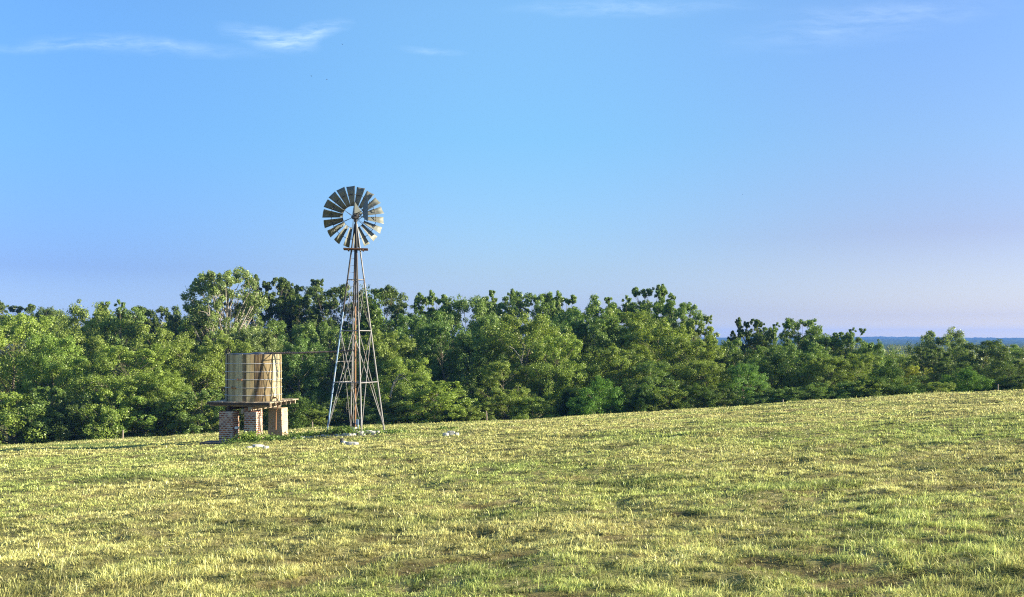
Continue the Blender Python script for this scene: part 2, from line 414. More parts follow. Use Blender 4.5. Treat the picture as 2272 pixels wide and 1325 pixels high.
def grasscol(x, y, rng):
    straw = np.array([0.78, 0.69, 0.27]); gold = np.array([0.62, 0.49, 0.19]); green = np.array([0.42, 0.48, 0.13]); deep = np.array([0.09, 0.15, 0.035]); brown = np.array([0.16, 0.09, 0.035])
    n = len(x)
    a = fbm(x / 3.6 + 5, y / 2.8, 51, 4); b = fbm(x / 9 + 3, y / 6, 61, 3); c = fbm(x / 1.2, y / 0.9, 71, 3)
    g = sstep(0.40, 0.66, 0.55 * a + 0.25 * b + 0.2 * c + rng.normal(0, 0.055, n))
    col = mixc(mixc(np.tile(straw, (n, 1)), np.tile(gold, (n, 1)), rng.uniform(0, 1, n) ** 1.5), np.tile(green, (n, 1)), np.clip(g * 0.66 + 0.38 - 0.16 * sstep(22, 55, y), 0, 1))
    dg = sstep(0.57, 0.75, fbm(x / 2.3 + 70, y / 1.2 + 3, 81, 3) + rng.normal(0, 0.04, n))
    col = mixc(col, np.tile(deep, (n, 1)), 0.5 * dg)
    h = worn(x, y)
    col = mixc(col, np.tile(brown, (n, 1)), 0.65 * h * (rng.uniform(0, 1, n) < 0.8))
    # darker green weedy hollow at the left edge, greener ring round the tank and mill
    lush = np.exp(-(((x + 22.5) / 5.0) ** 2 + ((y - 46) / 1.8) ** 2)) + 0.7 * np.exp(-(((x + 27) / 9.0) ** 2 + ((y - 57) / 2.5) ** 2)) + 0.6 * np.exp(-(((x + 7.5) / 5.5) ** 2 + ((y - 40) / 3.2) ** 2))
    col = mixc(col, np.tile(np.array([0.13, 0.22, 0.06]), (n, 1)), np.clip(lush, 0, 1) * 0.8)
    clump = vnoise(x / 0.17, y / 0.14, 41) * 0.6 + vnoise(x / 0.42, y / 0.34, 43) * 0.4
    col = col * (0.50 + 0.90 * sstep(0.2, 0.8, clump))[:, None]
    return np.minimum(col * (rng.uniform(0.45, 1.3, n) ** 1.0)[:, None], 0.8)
def grass():
    rng = np.random.default_rng(5)
    N0 = 7000.0; D0, D1 = 5.6, 63.0; K = 0.60
    # density N0*(7/D)^1.5 per m2, width 2*K*D
    tot = int(N0 * 18.52 * 2 * K * 2 * (math.sqrt(D1) - math.sqrt(D0)))
    nt_ = tot // 14
    s = np.sqrt(D0) + rng.uniform(0, 1, nt_) * (math.sqrt(D1) - math.sqrt(D0)); ty = s * s
    tx = rng.uniform(-1, 1, nt_) * ((K - 0.05) * ty + 1.3)
    rep = rng.integers(5, 24, nt_)
    x = np.repeat(tx, rep); y = np.repeat(ty, rep); n = len(x)
    r = np.abs(rng.normal(0, 1, n)) * (0.035 + 0.004 * y); a = rng.uniform(0, 2 * np.pi, n)
    x = x + np.cos(a) * r; y = y + np.sin(a) * r
    ht = np.repeat(rng.uniform(0.6, 1.25, nt_), rep)
    hollow = worn(x, y)
    keep = rng.uniform(0, 1, n) > 0.42 * hollow
    x, y, ht, hollow = x[keep], y[keep], ht[keep], hollow[keep]; n = len(x)
    tall = sstep(0.45, 0.7, fbm(x / 2.0, y / 1.6, 91, 3))
    clump = vnoise(x / 0.17, y / 0.14, 41) * 0.6 + vnoise(x / 0.42, y / 0.34, 43) * 0.4
    h = (0.056 + 0.024 * tall) * (0.65 + 0.75 * clump) * (1 - 0.4 * hollow) * ht * rng.uniform(0.55, 1.2, n)
    h = h * (1 + 0.35 * sstep(20, 60, y))
    w = np.maximum(0.0040, 0.00085 * y) * rng.uniform(0.6, 1.3, n)
    stalk = rng.uniform(0, 1, n) < 0.006
    h = np.where(stalk, h * 2.0 + 0.04, h)
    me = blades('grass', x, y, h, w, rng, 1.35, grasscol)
    m, t, o = newmat('grass_blades')
    at = t.nodes.new('ShaderNodeAttribute'); at.attribute_name = 'col'
    g = t.nodes.new('ShaderNodeNewGeometry')
    br = math_(t, 'MULTIPLY_ADD', g.outputs['Random Per Island'], 0.6, 0.7)
    vm = t.nodes.new('ShaderNodeVectorMath'); vm.operation = 'SCALE'; t.links.new(at.outputs['Color'], vm.inputs[0]); t.links.new(br, vm.inputs['Scale'])
    d = t.nodes.new('ShaderNodeBsdfDiffuse'); t.links.new(vm.outputs[0], d.inputs[0])
    tr = t.nodes.new('ShaderNodeBsdfTranslucent'); t.links.new(vm.outputs[0], tr.inputs[0])
    mx = t.nodes.new('ShaderNodeMixShader'); mx.inputs[0].default_value = 0.35
    t.links.new(d.outputs[0], mx.inputs[1]); t.links.new(tr.outputs[0], mx.inputs[2])
    gl = t.nodes.new('ShaderNodeBsdfGlossy'); gl.inputs['Roughness'].default_value = 0.4; gl.inputs[0].default_value = (1, 0.97, 0.85, 1)
    m2 = t.nodes.new('ShaderNodeMixShader'); m2.inputs[0].default_value = 0.02
    t.links.new(mx.outputs[0], m2.inputs[1]); t.links.new(gl.outputs[0], m2.inputs[2]); t.links.new(m2.outputs[0], o.inputs[0])
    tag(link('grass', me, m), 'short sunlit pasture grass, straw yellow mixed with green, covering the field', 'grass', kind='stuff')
    # longer rough grass along the wood's edge and in the left hollow
    n = 60000
    x = rng.uniform(-36, 36, n); y = EDGE - 0.6 + rng.normal(0, 0.8, n)
    keep = fbm(x / 1.5, y, 14, 2) > (0.38 + 0.22 * sstep(-12, 10, x)); x, y = x[keep], y[keep]
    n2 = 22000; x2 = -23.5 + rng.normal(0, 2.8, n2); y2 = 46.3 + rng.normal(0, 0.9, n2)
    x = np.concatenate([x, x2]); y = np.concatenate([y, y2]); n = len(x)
    h = rng.uniform(0.05, 0.19, n) * (1.1 - 0.5 * sstep(-14, 8, x)); w = rng.uniform(0.012, 0.03, n)
    def rc(x, y, rng):
        a = np.array([0.13, 0.19, 0.05]); b = np.array([0.44, 0.44, 0.15]); return mixc(np.tile(a, (len(x), 1)), np.tile(b, (len(x), 1)), np.clip(rng.uniform(0, 1, len(x)) * sstep(50, 58, y) + 0.1, 0, 1))
    tag(link('rough_grass', blades('rough_grass', x, y, h, w, rng, 0.35, rc), m), 'longer rough green grass and weeds along the foot of the trees and in the left hollow', 'grass', kind='stuff')
grass()

# ------------------------------------------------------------------ trees
def leaves(cent, outd, size, rng, tint, aspect=0.55):
    n = len(cent)
    nrm = outd * 0.75 + rng.normal(0, 0.55, (n, 3)) + np.array([0, 0, 0.30])
    nrm /= np.linalg.norm(nrm, axis=1)[:, None] + 1e-9
    r = rng.normal(0, 1, (n, 3)); a = np.cross(nrm, r); a /= np.linalg.norm(a, axis=1)[:, None] + 1e-9
    b = np.cross(nrm, a); s = (size * rng.uniform(0.55, 1.3, n))[:, None]
    V = np.stack([cent - a * s * 0.5, cent + b * s * 0.5 * aspect, cent + a * s * 0.5 + nrm * s * 0.08, cent - b * s * 0.5 * aspect], 1)
    return V.reshape(-1, 3), np.repeat(tint, 4)
def tree_proto(seed, H=10., Wd=7., cb=0.12, nl=16, m=15, k=95, leaf=0.20, prof='round', airy=0.0, lr=(0.13, 0.16), name='tree', bark=None, lmat=None, flat=0.8, spc=0.43, tk=(0.72, 0.45)):
    rng = np.random.default_rng(seed)
    lobes = []
    tries = 0
    while len(lobes) < nl and tries < 4000:
        tries += 1
        t = rng.uniform(0, 1) ** 0.85
        if prof == 'round': R = math.sqrt(max(0.0, 1 - (max(0, t - 0.45) / 0.62) ** 2)) if t > 0.45 else 0.75 + 0.25 * t / 0.45
        elif prof == 'cone': R = (1 - t) ** 0.8 + 0.08
        elif prof == 'vase': R = 0.45 + 0.55 * math.sin(math.pi * min(1, 0.15 + t * 0.76))
        else: R = math.sqrt(max(0, 1 - t * t)) * 0.95
        a = rng.uniform(0, 2 * math.pi); rr = R * math.sqrt(rng.uniform(0.12, 1)) * (Wd / 2)
        lrad = Wd * rng.uniform(*lr) * (0.75 if t > 0.85 else 1.0)
        zmin = cb * H + lrad * 0.5; zmax = H - lrad * 0.8
        rr = max(0, min(rr, Wd / 2 - lrad * 0.5))
        p = np.array([rr * math.cos(a), rr * math.sin(a), zmin + t * (zmax - zmin)])
        if all(np.linalg.norm(p - q[0]) > spc * (lrad + q[1]) for q in lobes): lobes.append((p, lrad))
    leaf *= 0.86; k = int(k * 1.3)
    V = []; T = []
    for (c, R) in lobes:
        mm = int(m * rng.uniform(0.8, 1.2)); lt = rng.uniform(0.0, 1.0)
        d = rng.normal(0, 1, (mm, 3)); d[:, 2] += 0.25; d /= np.linalg.norm(d, axis=1)[:, None]
        ax = rng.uniform(0.75, 1.35, 3)
        cc = c + d * R * rng.uniform(0.45, 1.15, mm)[:, None] * ax * np.array([1, 1, flat + 0.15])
        cr = R * rng.uniform(0.26, 0.48, mm)
        for j in range(mm):
            kk = int(k * rng.uniform(0.6, 1.3) * (cr[j] / (0.37 * R)) ** 2)
            if kk < 3: continue
            dd = rng.normal(0, 1, (kk, 3)); dd /= np.linalg.norm(dd, axis=1)[:, None]
            rad = rng.uniform(0.25, 1.0, kk) ** 0.6 * (1 + np.abs(rng.normal(0, 0.24, kk)))
            pos = cc[j] + dd * (cr[j] * rad)[:, None] * np.array([1, 1, flat])
            out = dd * 0.7 + (d[j] * 0.5)[None, :]
            tt = np.clip(0.25 * lt + 0.35 * rng.uniform() + 0.4 * rng.uniform(0, 1, kk), 0, 1)
            v_, t_ = leaves(pos, out, leaf, rng, tt); V.append(v_); T.append(t_)
    V = np.concatenate(V); T = np.concatenate(T); nq = len(V) // 4
    crown = np_mesh(name + '_crown', V, np.arange(nq * 4), np.full(nq, 4), attr=T)
    crown.materials.append(lmat or LEAF)
    # trunk and limbs
    b = MB(); r0 = 0.018 * H + 0.02
    rnd = random.Random(seed)
    ph = [Vector((0, 0, -0.6))]; zt = H * tk[0]
    for i in range(1, 7):
        f = i / 6; ph.append(Vector((rnd.uniform(-.03, .03) * H * f ** .5, rnd.uniform(-.03, .03) * H * f ** .5, -0.6 + f * (zt + 0.6))))
    b.tube(ph, [r0 * (1 - 0.85 * i / 6) * (1.35 if i == 0 else 1) for i in range(7)], 8)
    for (c, R) in lobes:
        c = Vector(c); zz = max(0.08 * H, min(zt * 0.95, c.z - tk[1] * math.hypot(c.x, c.y) - 0.05 * H))
        f = (zz + 0.6) / (zt + 0.6) * 6; i = min(5, int(f)); st = ph[i].lerp(ph[i + 1], f - i)
        mid = st.lerp(c, 0.5) + Vector((rnd.uniform(-.1, .1), rnd.uniform(-.1, .1), rnd.uniform(-.05, .12))) * R * 2.5
        rb = r0 * (1 - 0.85 * f / 6) * 0.55
        b.tube([st, mid, c, c + (c - mid).normalized() * R * 0.8 + Vector((0, 0, R * .3))], [rb, rb * 0.7, rb * 0.4, rb * 0.12], 5)
        for q in range(4):
            e = c + Vector((rnd.gauss(0, 1), rnd.gauss(0, 1), rnd.gauss(0.4, .8))).normalized() * R * rnd.uniform(0.8, 1.1)
            s_ = mid.lerp(c, rnd.uniform(0.3, 1)); mm_ = s_.lerp(e, .5) + Vector((rnd.uniform(-.15, .15), rnd.uniform(-.15, .15), rnd.uniform(-.1, .2))) * R
            b.tube([s_, mm_, e], [rb * 0.4, rb * 0.25, rb * 0.08], 4)
    tm = bpy.data.meshes.new(name + '_trunk'); tm.from_pydata([tuple(v) for v in b.v], [], b.f); tm.update(); tm.materials.append(bark or BARK)
    return dict(H=H, W=Wd, crown=crown, trunk=tm)
PR = {
    'a1': tree_proto(1, nl=34, m=15, k=80, leaf=0.165, lr=(0.12, 0.19)), 'a2': tree_proto(2, nl=38, Wd=7.5, m=15, k=75, leaf=0.165, lr=(0.10, 0.18)),
    'a3': tree_proto(3, H=10, Wd=6.5, prof='vase', nl=34, m=15, k=75, leaf=0.165, lr=(0.12, 0.18)),
    'a4': tree_proto(4, H=11, Wd=7, nl=42, m=14, k=70, lr=(0.10, 0.17), leaf=0.16), 'a5': tree_proto(15, H=10, Wd=8, nl=42, lr=(0.09, 0.17), prof='vase', m=14, k=75, leaf=0.165),
    'k1': tree_proto(5, H=12, Wd=7, cb=0.2, nl=80, lr=(0.055, 0.12), k=62, leaf=0.17, prof='round', m=10, spc=0.4),
    'k2': tree_proto(6, H=12, Wd=6.5, cb=0.2, nl=80, lr=(0.055, 0.12), k=62, leaf=0.17, m=10, spc=0.4),
    'k3': tree_proto(16, H=12, Wd=7.5, cb=0.2, nl=90, lr=(0.05, 0.115), k=60, leaf=0.17, m=10, prof='round', spc=0.4),
    'b1': tree_proto(47, H=12, Wd=5.6, cb=0.42, nl=70, lr=(0.075, 0.13), k=56, leaf=0.165, prof='round', m=9, bark=PALEBARK, name='airy_tree', spc=0.5, tk=(0.93, 1.5)),
    's1': tree_proto(8, H=3.2, Wd=4.0, cb=0.0, nl=26, m=12, k=60, leaf=0.12, prof='dome', lr=(0.12, 0.2), name='shrub'),
    's2': tree_proto(9, H=3.2, Wd=3.6, cb=0.0, nl=24, m=12, k=60, leaf=0.12, prof='round', lr=(0.11, 0.2), name='shrub'),
    's3': tree_proto(19, H=4.2, Wd=4.0, cb=0.0, nl=32, m=12, k=60, leaf=0.13, prof='round', lr=(0.10, 0.17), name='shrub'),
    'c1': tree_proto(10, H=3.2, Wd=2.6, cb=0.0, nl=26, m=16, k=75, leaf=0.085, prof='cone', lr=(0.12, 0.2), name='cedar', lmat=CEDAR, flat=1.3),
    'c2': tree_proto(11, H=2.6, Wd=3.6, cb=0.0, nl=28, m=16, k=80, leaf=0.08, prof='dome', lr=(0.11, 0.18), name='feathery', lmat=CEDAR, flat=0.9),
}
rr = random.Random(77)
def plant(px, top, hw, D, kind, col, label, cat='tree', name='tree', group=None, wide=1.25):
    X = (px - 1136) / F * D; z = Gs(X, D); pr = PR[kind]
    H = EYE + (HZ - top) / F * D - z
    Wd = 2 * hw / F * D * wide
    o = thing(name, (X, D, z - 0.02), label, cat, group, rz=rr.uniform(0, 6.28))
    sz = H / pr['H'] * 1.02; sx = Wd / pr['W']
    sx = min(max(sx, sz * 0.8), sz * (1.7 if cat == 'bush' else 1.25))
    o.scale = (sx, sx, sz)
    t = bpy.data.objects.new('trunk', pr['trunk']); COL.objects.link(t); t.parent = o
    c = bpy.data.objects.new('crown', pr['crown']); COL.objects.link(c); c.parent = o
    c.color = tuple(col) + (1,)
    return o
OL = (1.12, 1.12, 0.95); MID = (0.82, 0.95, 0.95); BR = (1.25, 1.3, 1.05); DK = (0.55, 0.62, 0.62); BL = (0.66, 0.85, 0.85); GR = (1.0, 1.0, 1.35); LIME = (1.05, 1.22, 0.95)
BROWN = (1.1, 0.85, 0.8)
GB = 'trees of the wood beyond the field'; GS = 'shrubs along the edge of the wood'
TREES = [
 # back row, tops against the sky
 (25, 676, 60, 128, 'k2', DK, 'dark distant treetop rising at the far left corner of the wood'),
 (98, 681, 45, 124, 'a4', DK, 'low dark distant tree, second from the left on the skyline'),
 (205, 680, 72, 96, 'a2', OL, 'broad olive green tree with feathery top left of the little pointed treetop'),
 (272, 676, 42, 92, 'k1', MID, 'small pointed treetop on the skyline, left of the tall pale airy tree'),
 (338, 683, 48, 100, 'k3', DK, 'flat topped dark tree behind the left part of the wood'),
 (402, 692, 45, 104, 'a1', DK, 'dark low tree showing just left of the tall pale airy tree'),
 (496, 602, 68, 80, 'b1', (1.1, 1.12, 1.45), 'tall airy grey-green tree with pale forked trunk standing above the water tank'),
 (603, 620, 44, 98, 'k2', DK, 'dark knobbly tree just right of the tall pale airy tree'),
 (680, 629, 40, 100, 'k1', DK, 'dark tall tree, left one of the pair behind the windmill'),
 (728, 636, 42, 96, 'k3', DK, 'dark rounded tree, right one of the pair behind the windmill'),
 (845, 640, 46, 96, 'k3', DK, 'dark loose-crowned tree immediately right of the windmill tower'),
 (958, 655, 48, 94, 'k2', MID, 'rounded tree right of the dip in the treeline beside the windmill'),
 (1036, 656, 40, 90, 'a4', MID, 'narrow green tree top between two wider crowns right of the dip'),
 (1108, 652, 50, 94, 'k1', MID, 'wide knobbly crown on the skyline near the middle of the wood'),
 (1182, 651, 42, 92, 'k3', MID, 'knobbly crown with sky gaps beneath it, middle of the wood'),
 (1243, 656, 30, 93, 'k2', MID, 'small upright crown at the right end of the high middle skyline'),
 (1312, 668, 46, 86, 'a1', MID, 'rounded crown left of the tallest right-hand treetop'),
 (1380, 666, 46, 87, 'k1', MID, 'uneven crown touching the tallest right-hand treetop'),
 (1446, 639, 38, 88, 'k2', MID, 'tallest tree of the right half with a loose knobbly top'),
 (1502, 672, 46, 84, 'k3', MID, 'crown stepping down just right of the tallest right-hand treetop'),
 (1553, 707, 40, 80, 'k1', OL, 'lower crown on the shoulder where the wood drops to the gap'),
 (1598, 748, 30, 80, 'a3', MID, 'last small crown before the gap that shows blue hills'),
 (1664, 711, 40, 86, 'k2', DK, 'dark leafy tree just right of the gap in the wood'),
 (1716, 722, 38, 88, 'k1', MID, 'slightly lower tree between two taller crowns right of the gap'),
 (1776, 709, 42, 84, 'k3', MID, 'tallest tree right of the gap with an upright knobbly tip'),
 (1822, 740, 42, 82, 'a4', MID, 'soft rounded crown right of the knobbly-tipped tree'),
 (1886, 733, 42, 82, 'k1', MID, 'tree with a square knobbly top left of the open hill view'),
 (1936, 762, 40, 80, 'a2', MID, 'low crown sloping down to the open hill view'),
 (1990, 786, 42, 88, 'a4', OL, 'low olive crown below the open hill view'),
 (2092, 736, 54, 104, 'a2', (1.0, 1.0, 1.3), 'pale greyish dome-shaped tree standing alone above the right hand wood'),
 (2062, 772, 42, 80, 'k3', DK, 'dark ragged tree in front of the pale dome-shaped tree'),
 (2178, 760, 62, 84, 'a5', DK, 'dark wide tree in the right corner of the wood'),
 (2262, 772, 50, 92, 'a1', MID, 'rounded tree cut by the right edge of the view'),
 # middle row
 (28, 708, 88, 70, 'a5', BR, 'large bright leafy tree at the left edge reaching down to the grass'),
 (118, 742, 52, 68, 'a3', LIME, 'bright green slender tree beside the large tree at the left edge'),
 (175, 722, 60, 78, 'a1', OL, 'olive tree behind the bright slender tree at the left'),
 (252, 705, 72, 82, 'a4', OL, 'wide olive crown below the little pointed treetop'),
 (285, 772, 92, 67, 'a5', BR, 'bright yellow-green spreading tree with bare pale twigs in the left wood'),
 (372, 730, 66, 76, 'a2', OL, 'olive rounded tree left of the tall airy tree'),
 (430, 760, 60, 70, 'a3', OL, 'leafy tree directly left of the water tank'),
 (352, 820, 55, 65, 'a1', BR, 'low bright tree with feathery top between tank and spreading tree'),
 (500, 742, 52, 73, 'a1', OL, 'olive tree right behind the water tank'),
 (560, 728, 50, 76, 'a4', GR, 'greyish leafy tree above the tank lid'),
 (640, 712, 48, 82, 'a3', MID, 'green tree between tank and windmill, upper one'),
 (665, 752, 52, 74, 'a2', BL, 'blue-green tree behind the pipe between tank and windmill'),
 (735, 724, 46, 80, 'a1', MID, 'green tree behind the left legs of the windmill'),
 (825, 692, 44, 84, 'c1', OL, 'soft yellow-green pointed tree behind the right windmill legs'),
 (862, 742, 56, 74, 'a5', OL, 'rounded olive tree touching the right windmill leg'),
 (900, 792, 46, 67, 'a3', BR, 'low tree with bare curved limbs right of the windmill'),
 (920, 700, 50, 82, 'a2', BL, 'dark blue-green tree under the dip in the treeline'),
 (985, 712, 55, 78, 'a4', BL, 'blue-green tree right of the dip in the treeline'),
 (1048, 735, 56, 74, 'a1', MID, 'full green tree left of the tree with a twisted white trunk'),
 (1085, 700, 50, 82, 'a3', MID, 'green tree behind the full green tree in the middle'),
 (1168, 700, 76, 74, 'a2', OL, 'big olive tree with a twisted white trunk in the middle of the wood'),
 (1238, 752, 56, 69, 'a5', BR, 'bright tree right beside the twisted white trunk'),
 (1120, 800, 52, 67, 'a4', OL, 'lower tree in front of the twisted white trunk'),
 (1255, 700, 46, 80, 'a1', BL, 'dark tree behind the bright tree in the middle'),
 (1322, 700, 60, 77, 'a4', MID, 'green tree above the bright green feathery bush'),
 (1395, 698, 66, 78, 'a5', OL, 'olive tree below the tallest right-hand treetop'),
 (1370, 770, 62, 70, 'a2', OL, 'leafy olive tree standing behind the feathery bushes'),
 (1465, 716, 66, 74, 'a1', OL, 'wide olive tree in the right-hand dome of the wood'),
 (1445, 800, 56, 67, 'a3', MID, 'low leafy tree at the foot of the right-hand dome'),
 (1530, 752, 60, 71, 'a5', OL, 'dense olive tree on the right flank of the dome'),
 (1565, 800, 46, 68, 'a4', OL, 'low dense tree at the right foot of the dome'),
 (1622, 776, 40, 76, 'a1', DK, 'dark tree just below the gap that shows blue hills'),
 (1652, 806, 42, 68, 'a3', (0.8, 1.1, 1.05), 'fresh blue-green tree at the field edge below the gap'),
 (1712, 768, 56, 74, 'a2', MID, 'green tree right of the fresh blue-green tree'),
 (1782, 768, 56, 73, 'a1', MID, 'green tree below the knobbly-tipped tree'),
 (1842, 790, 50, 70, 'a4', OL, 'olive tree low in the right wood'),
 (1902, 788, 50, 71, 'a5', OL, 'olive tree below the square knobbly top'),
 (2045, 812, 36, 76, 'a3', (1.5, 1.25, 0.7), 'small yellowish tree below the open hill view'),
 (2120, 800, 46, 74, 'a1', DK, 'dark tree between the light round bush and the pale dome-shaped tree'),
 (2232, 800, 46, 72, 'a2', DK, 'dark bluish tree at the lower right edge of the wood'),
]
SHR = [
 (40, 870, 66, 63.5, 's1', BR, 'bright leafy bush at the lower left corner of the wood'),
 (118, 860, 50, 64, 's3', MID, 'leafy bush right of the lower left corner bush'),
 (180, 880, 42, 63.8, 's2', DK, 'dark bush left of the bright rounded bush by the old post'),
 (248, 862, 48, 63.2, 's1', BR, 'bright rounded bush beside the old post'),
 (318, 880, 45, 63.6, 's3', LIME, 'feathery light green bush right of the old post'),
 (385, 872, 45, 64, 's2', OL, 'olive bush halfway between the old post and the water tank'),
 (448, 866, 45, 63.6, 's3', MID, 'leafy bush just left of the tank platform'),
 (560, 870, 40, 64, 's2', DK, 'dark bush seen under the tank platform'),
 (655, 880, 46, 63, 'c2', OL, 'soft feathery bush right of the tank platform'),
 (712, 905, 34, 62.8, 's2', OL, 'small bush beside the left windmill foot'),
 (770, 880, 38, 64, 's3', DK, 'dark bush behind the windmill legs'),
 (835, 905, 44, 62.8, 's1', MID, 'low bush right of the right windmill foot'),
 (895, 880, 40, 63.8, 's2', DK, 'dark bush between the low bush and the bright round bush'),
 (972, 846, 74, 63.4, 's3', BR, 'large bright round bush right of the windmill'),
 (1050, 896, 42, 63.0, 's2', OL, 'bush right of the large bright round bush'),
 (1125, 866, 44, 64.2, 's3', OL, 'bush below the twisted white trunk'),
 (1180, 880, 36, 63, 's1', BR, 'low bright bush at the foot of the twisted trunk tree'),
 (1262, 872, 40, 63.4, 'c1', DK, 'dark cedar-like bush left of the bright green feathery bush'),
 (1330, 845, 44, 63.0, 'c2', (1.5, 1.8, 1.3), 'bright green feathery bush at the edge of the field'),
 (1425, 862, 40, 62.8, 'c1', (0.9, 1, 1), 'dark feathery cedar bush right of the bright green one'),
 (1490, 862, 36, 63, 's2', OL, 'olive bush right of the dark feathery cedar bush'),
 (1545, 858, 38, 63, 'c2', OL, 'olive feathery bush at the foot of the right-hand dome'),
 (1598, 862, 34, 63.4, 's3', DK, 'dark bush left of the fresh blue-green tree'),
 (1690, 870, 34, 62.8, 's1', MID, 'low bush right of the fresh blue-green tree'),
 (1748, 858, 40, 63, 's2', MID, 'green bush in the right wood, left of the low spreading one'),
 (1812, 850, 42, 63, 's3', MID, 'low spreading bush in the right wood'),
 (1872, 848, 38, 63, 's1', BL, 'blue-green low bush left of the rounded brushy bush'),
 (1978, 818, 54, 64, 'c2', (1.3, 1.3, 1.2), 'rounded brushy bush below the open hill view'),
 (1920, 840, 36, 63.4, 's2', OL, 'small olive bush left of the rounded brushy bush'),
 (2088, 846, 28, 62.6, 's2', (1.2, 1.2, 1.2), 'small pale bush left of the light round bush'),
 (2146, 822, 46, 65, 'c2', (1.6, 1.75, 1.3), 'light green round bush in the right wood'),
 (2050, 850, 34, 64, 's3', DK, 'dark low bush between the brushy bush and the small pale bush'),
 (2215, 838, 36, 65, 's3', DK, 'dark bush near the right-hand fence post'),
 (2268, 830, 36, 64.5, 's2', DK, 'dark bush cut by the right edge of the view'),
]
PL = {}
for (px, top, hw, D, k, c, lab) in TREES:
    PL[lab] = plant(px, top, hw, D, k, c, lab, group=GB, name='tree', wide=1.35)
for (px, top, hw, D, k, c, lab) in SHR:
    plant(px, top, hw, D, k, c, lab, cat='bush', name='bush', group=GS, wide=1.5)

def bare_limb(lab, D, paths, r=0.055):
    o = PL[lab]; M = Matrix.LocRotScale(o.location, o.rotation_euler, o.scale).inverted(); m = MB(); rnd = random.Random(len(paths) + int(D * 7))
    for pth in paths:
        pts = []; n = len(pth)
        for i, (x, y) in enumerate(pth):
            pts.append(P(x, y, D + 0.9 * (1 - i / (n - 1)) + rnd.uniform(-.15, .15)))
        m.tube(pts, [r * (1 - 0.75 * i / (n - 1)) for i in range(n)], 6)
    m.v = [M @ v for v in m.v]; b = m.build('bare_limb', PALEBARK, o)
bare_limb('big olive tree with a twisted white trunk in the middle of the wood', 70.3, [[(1176, 866), (1171, 848), (1162, 825), (1157, 805), (1152, 790), (1140, 774), (1130, 768)], [(1157, 805), (1160, 785), (1164, 770)], [(1212, 800), (1210, 788), (1218, 778), (1232, 785)], [(1238, 815), (1252, 822), (1262, 818), (1272, 822)]])
bare_limb('bright yellow-green spreading tree with bare pale twigs in the left wood', 64.3, [[(252, 900), (246, 884), (228, 884), (213, 886), (196, 881), (186, 883), (176, 876)], [(244, 886), (232, 872), (226, 856), (213, 846), (200, 850)], [(205, 884), (190, 874), (184, 866)], [(250, 886), (254, 872)]], 0.045)
bare_limb('low tree with bare curved limbs right of the windmill', 64.6, [[(866, 880), (870, 860), (880, 844), (896, 838), (906, 846)], [(872, 858), (884, 850), (892, 852)], [(868, 872), (874, 848), (886, 832), (898, 828)]], 0.05)

# far wood: hundreds of small crowns that read as one mass
def far_wood():
    rng = np.random.default_rng(33); V = []; T = []
    n = 520
    D = 112 + 900 * rng.uniform(0, 1, n) ** 1.6
    px = rng.uniform(-350, 2650, n)
    for i in range(n):
        X = (px[i] - 1136) / F * D[i]
        lim = 772 if px[i] > 1550 else (700 if px[i] < 450 else 740)
        if D[i] > 350: lim = 760 if px[i] > 1500 else 730
        ztop = EYE + (HZ - lim - rng.uniform(0, 10)) / F * D[i]
        if D[i] > 350: ztop = EYE + (HZ - 766 + rng.uniform(-3, 3)) / F * D[i]
        z0 = VALLEY; Wd = rng.uniform(7, 13); q = int(900 if D[i] < 300 else 420); ls = 0.4 if D[i] < 300 else 0.8
        Hc = min(ztop - z0, 12)
        # knobbly crown
        nb = 12; bc = rng.normal(0, 1, (nb, 3)); bc /= np.linalg.norm(bc, axis=1)[:, None]; bc *= np.array([Wd * .32, Wd * .32, Hc * .3]); bc[:, 2] += ztop - Hc * 0.42
        j = rng.integers(0, nb, q); dd = rng.normal(0, 1, (q, 3)); dd /= np.linalg.norm(dd, axis=1)[:, None]
        pos = bc[j] + dd * Wd * 0.2 * rng.uniform(0.6, 1.05, q)[:, None]
        pos[:, 0] += X; pos[:, 1] += D[i]
        v_, t_ = leaves(pos, dd, ls, rng, np.clip(rng.uniform(0, .35) + rng.uniform(0, .5, q), 0, 1), 0.8); V.append(v_); T.append(t_)
    V = np.concatenate(V); T = np.concatenate(T); nq = len(V) // 4
    me = np_mesh('far_wood', V, np.arange(nq * 4), np.full(nq, 4), attr=T)
    o = link('far_wood', me, LEAF); o.color = (1.0, 0.85, 0.8, 1)
    tag(o, 'distant brownish green wood in the valley beyond the nearer trees', 'wood', kind='stuff')
far_wood()
def hills():
    us = np.linspace(-0.9, 0.9, 2600); ds = 900 * (4600 / 900) ** np.linspace(0, 1, 90)
    U, Dd = np.meshgrid(us, ds); Xh = U * Dd
    base = EYE + np.interp(Dd, [900, 1600, 3000, 3600, 4600], [-9.5, -11, 1.5, 5.5, -12])
    roll = (fbm(Xh / 620 + 3, Dd / 900, 5, 3) - 0.5) * 13 * sstep(1200, 3200, Dd)
    bump = 7.0 * fbm(Xh / 22, Dd / 30, 9, 3)
    Z = base + roll + bump
    Z[0] = VALLEY - 4; Z[-1] = VALLEY - 4
    idx = np.arange(U.size).reshape(U.shape)
    f = np.stack([idx[:-1, :-1], idx[:-1, 1:], idx[1:, 1:], idx[1:, :-1]], -1).reshape(-1, 4)
    me = np_mesh('hills', np.stack([Xh, Dd, Z], -1).reshape(-1, 3), f.ravel(), np.full(len(f), 4))
    m, t, o = newmat('wooded_hills'); n = noise_(t, 0.05, 5, 0.7)
    principled(t, o, ramp_(t, n, [(0.3, (0.02, 0.045, 0.015)), (0.7, (0.09, 0.12, 0.04))]), 0.95, spec=0.0)
    tag(link('hills', me, m), kind='structure')
hills()

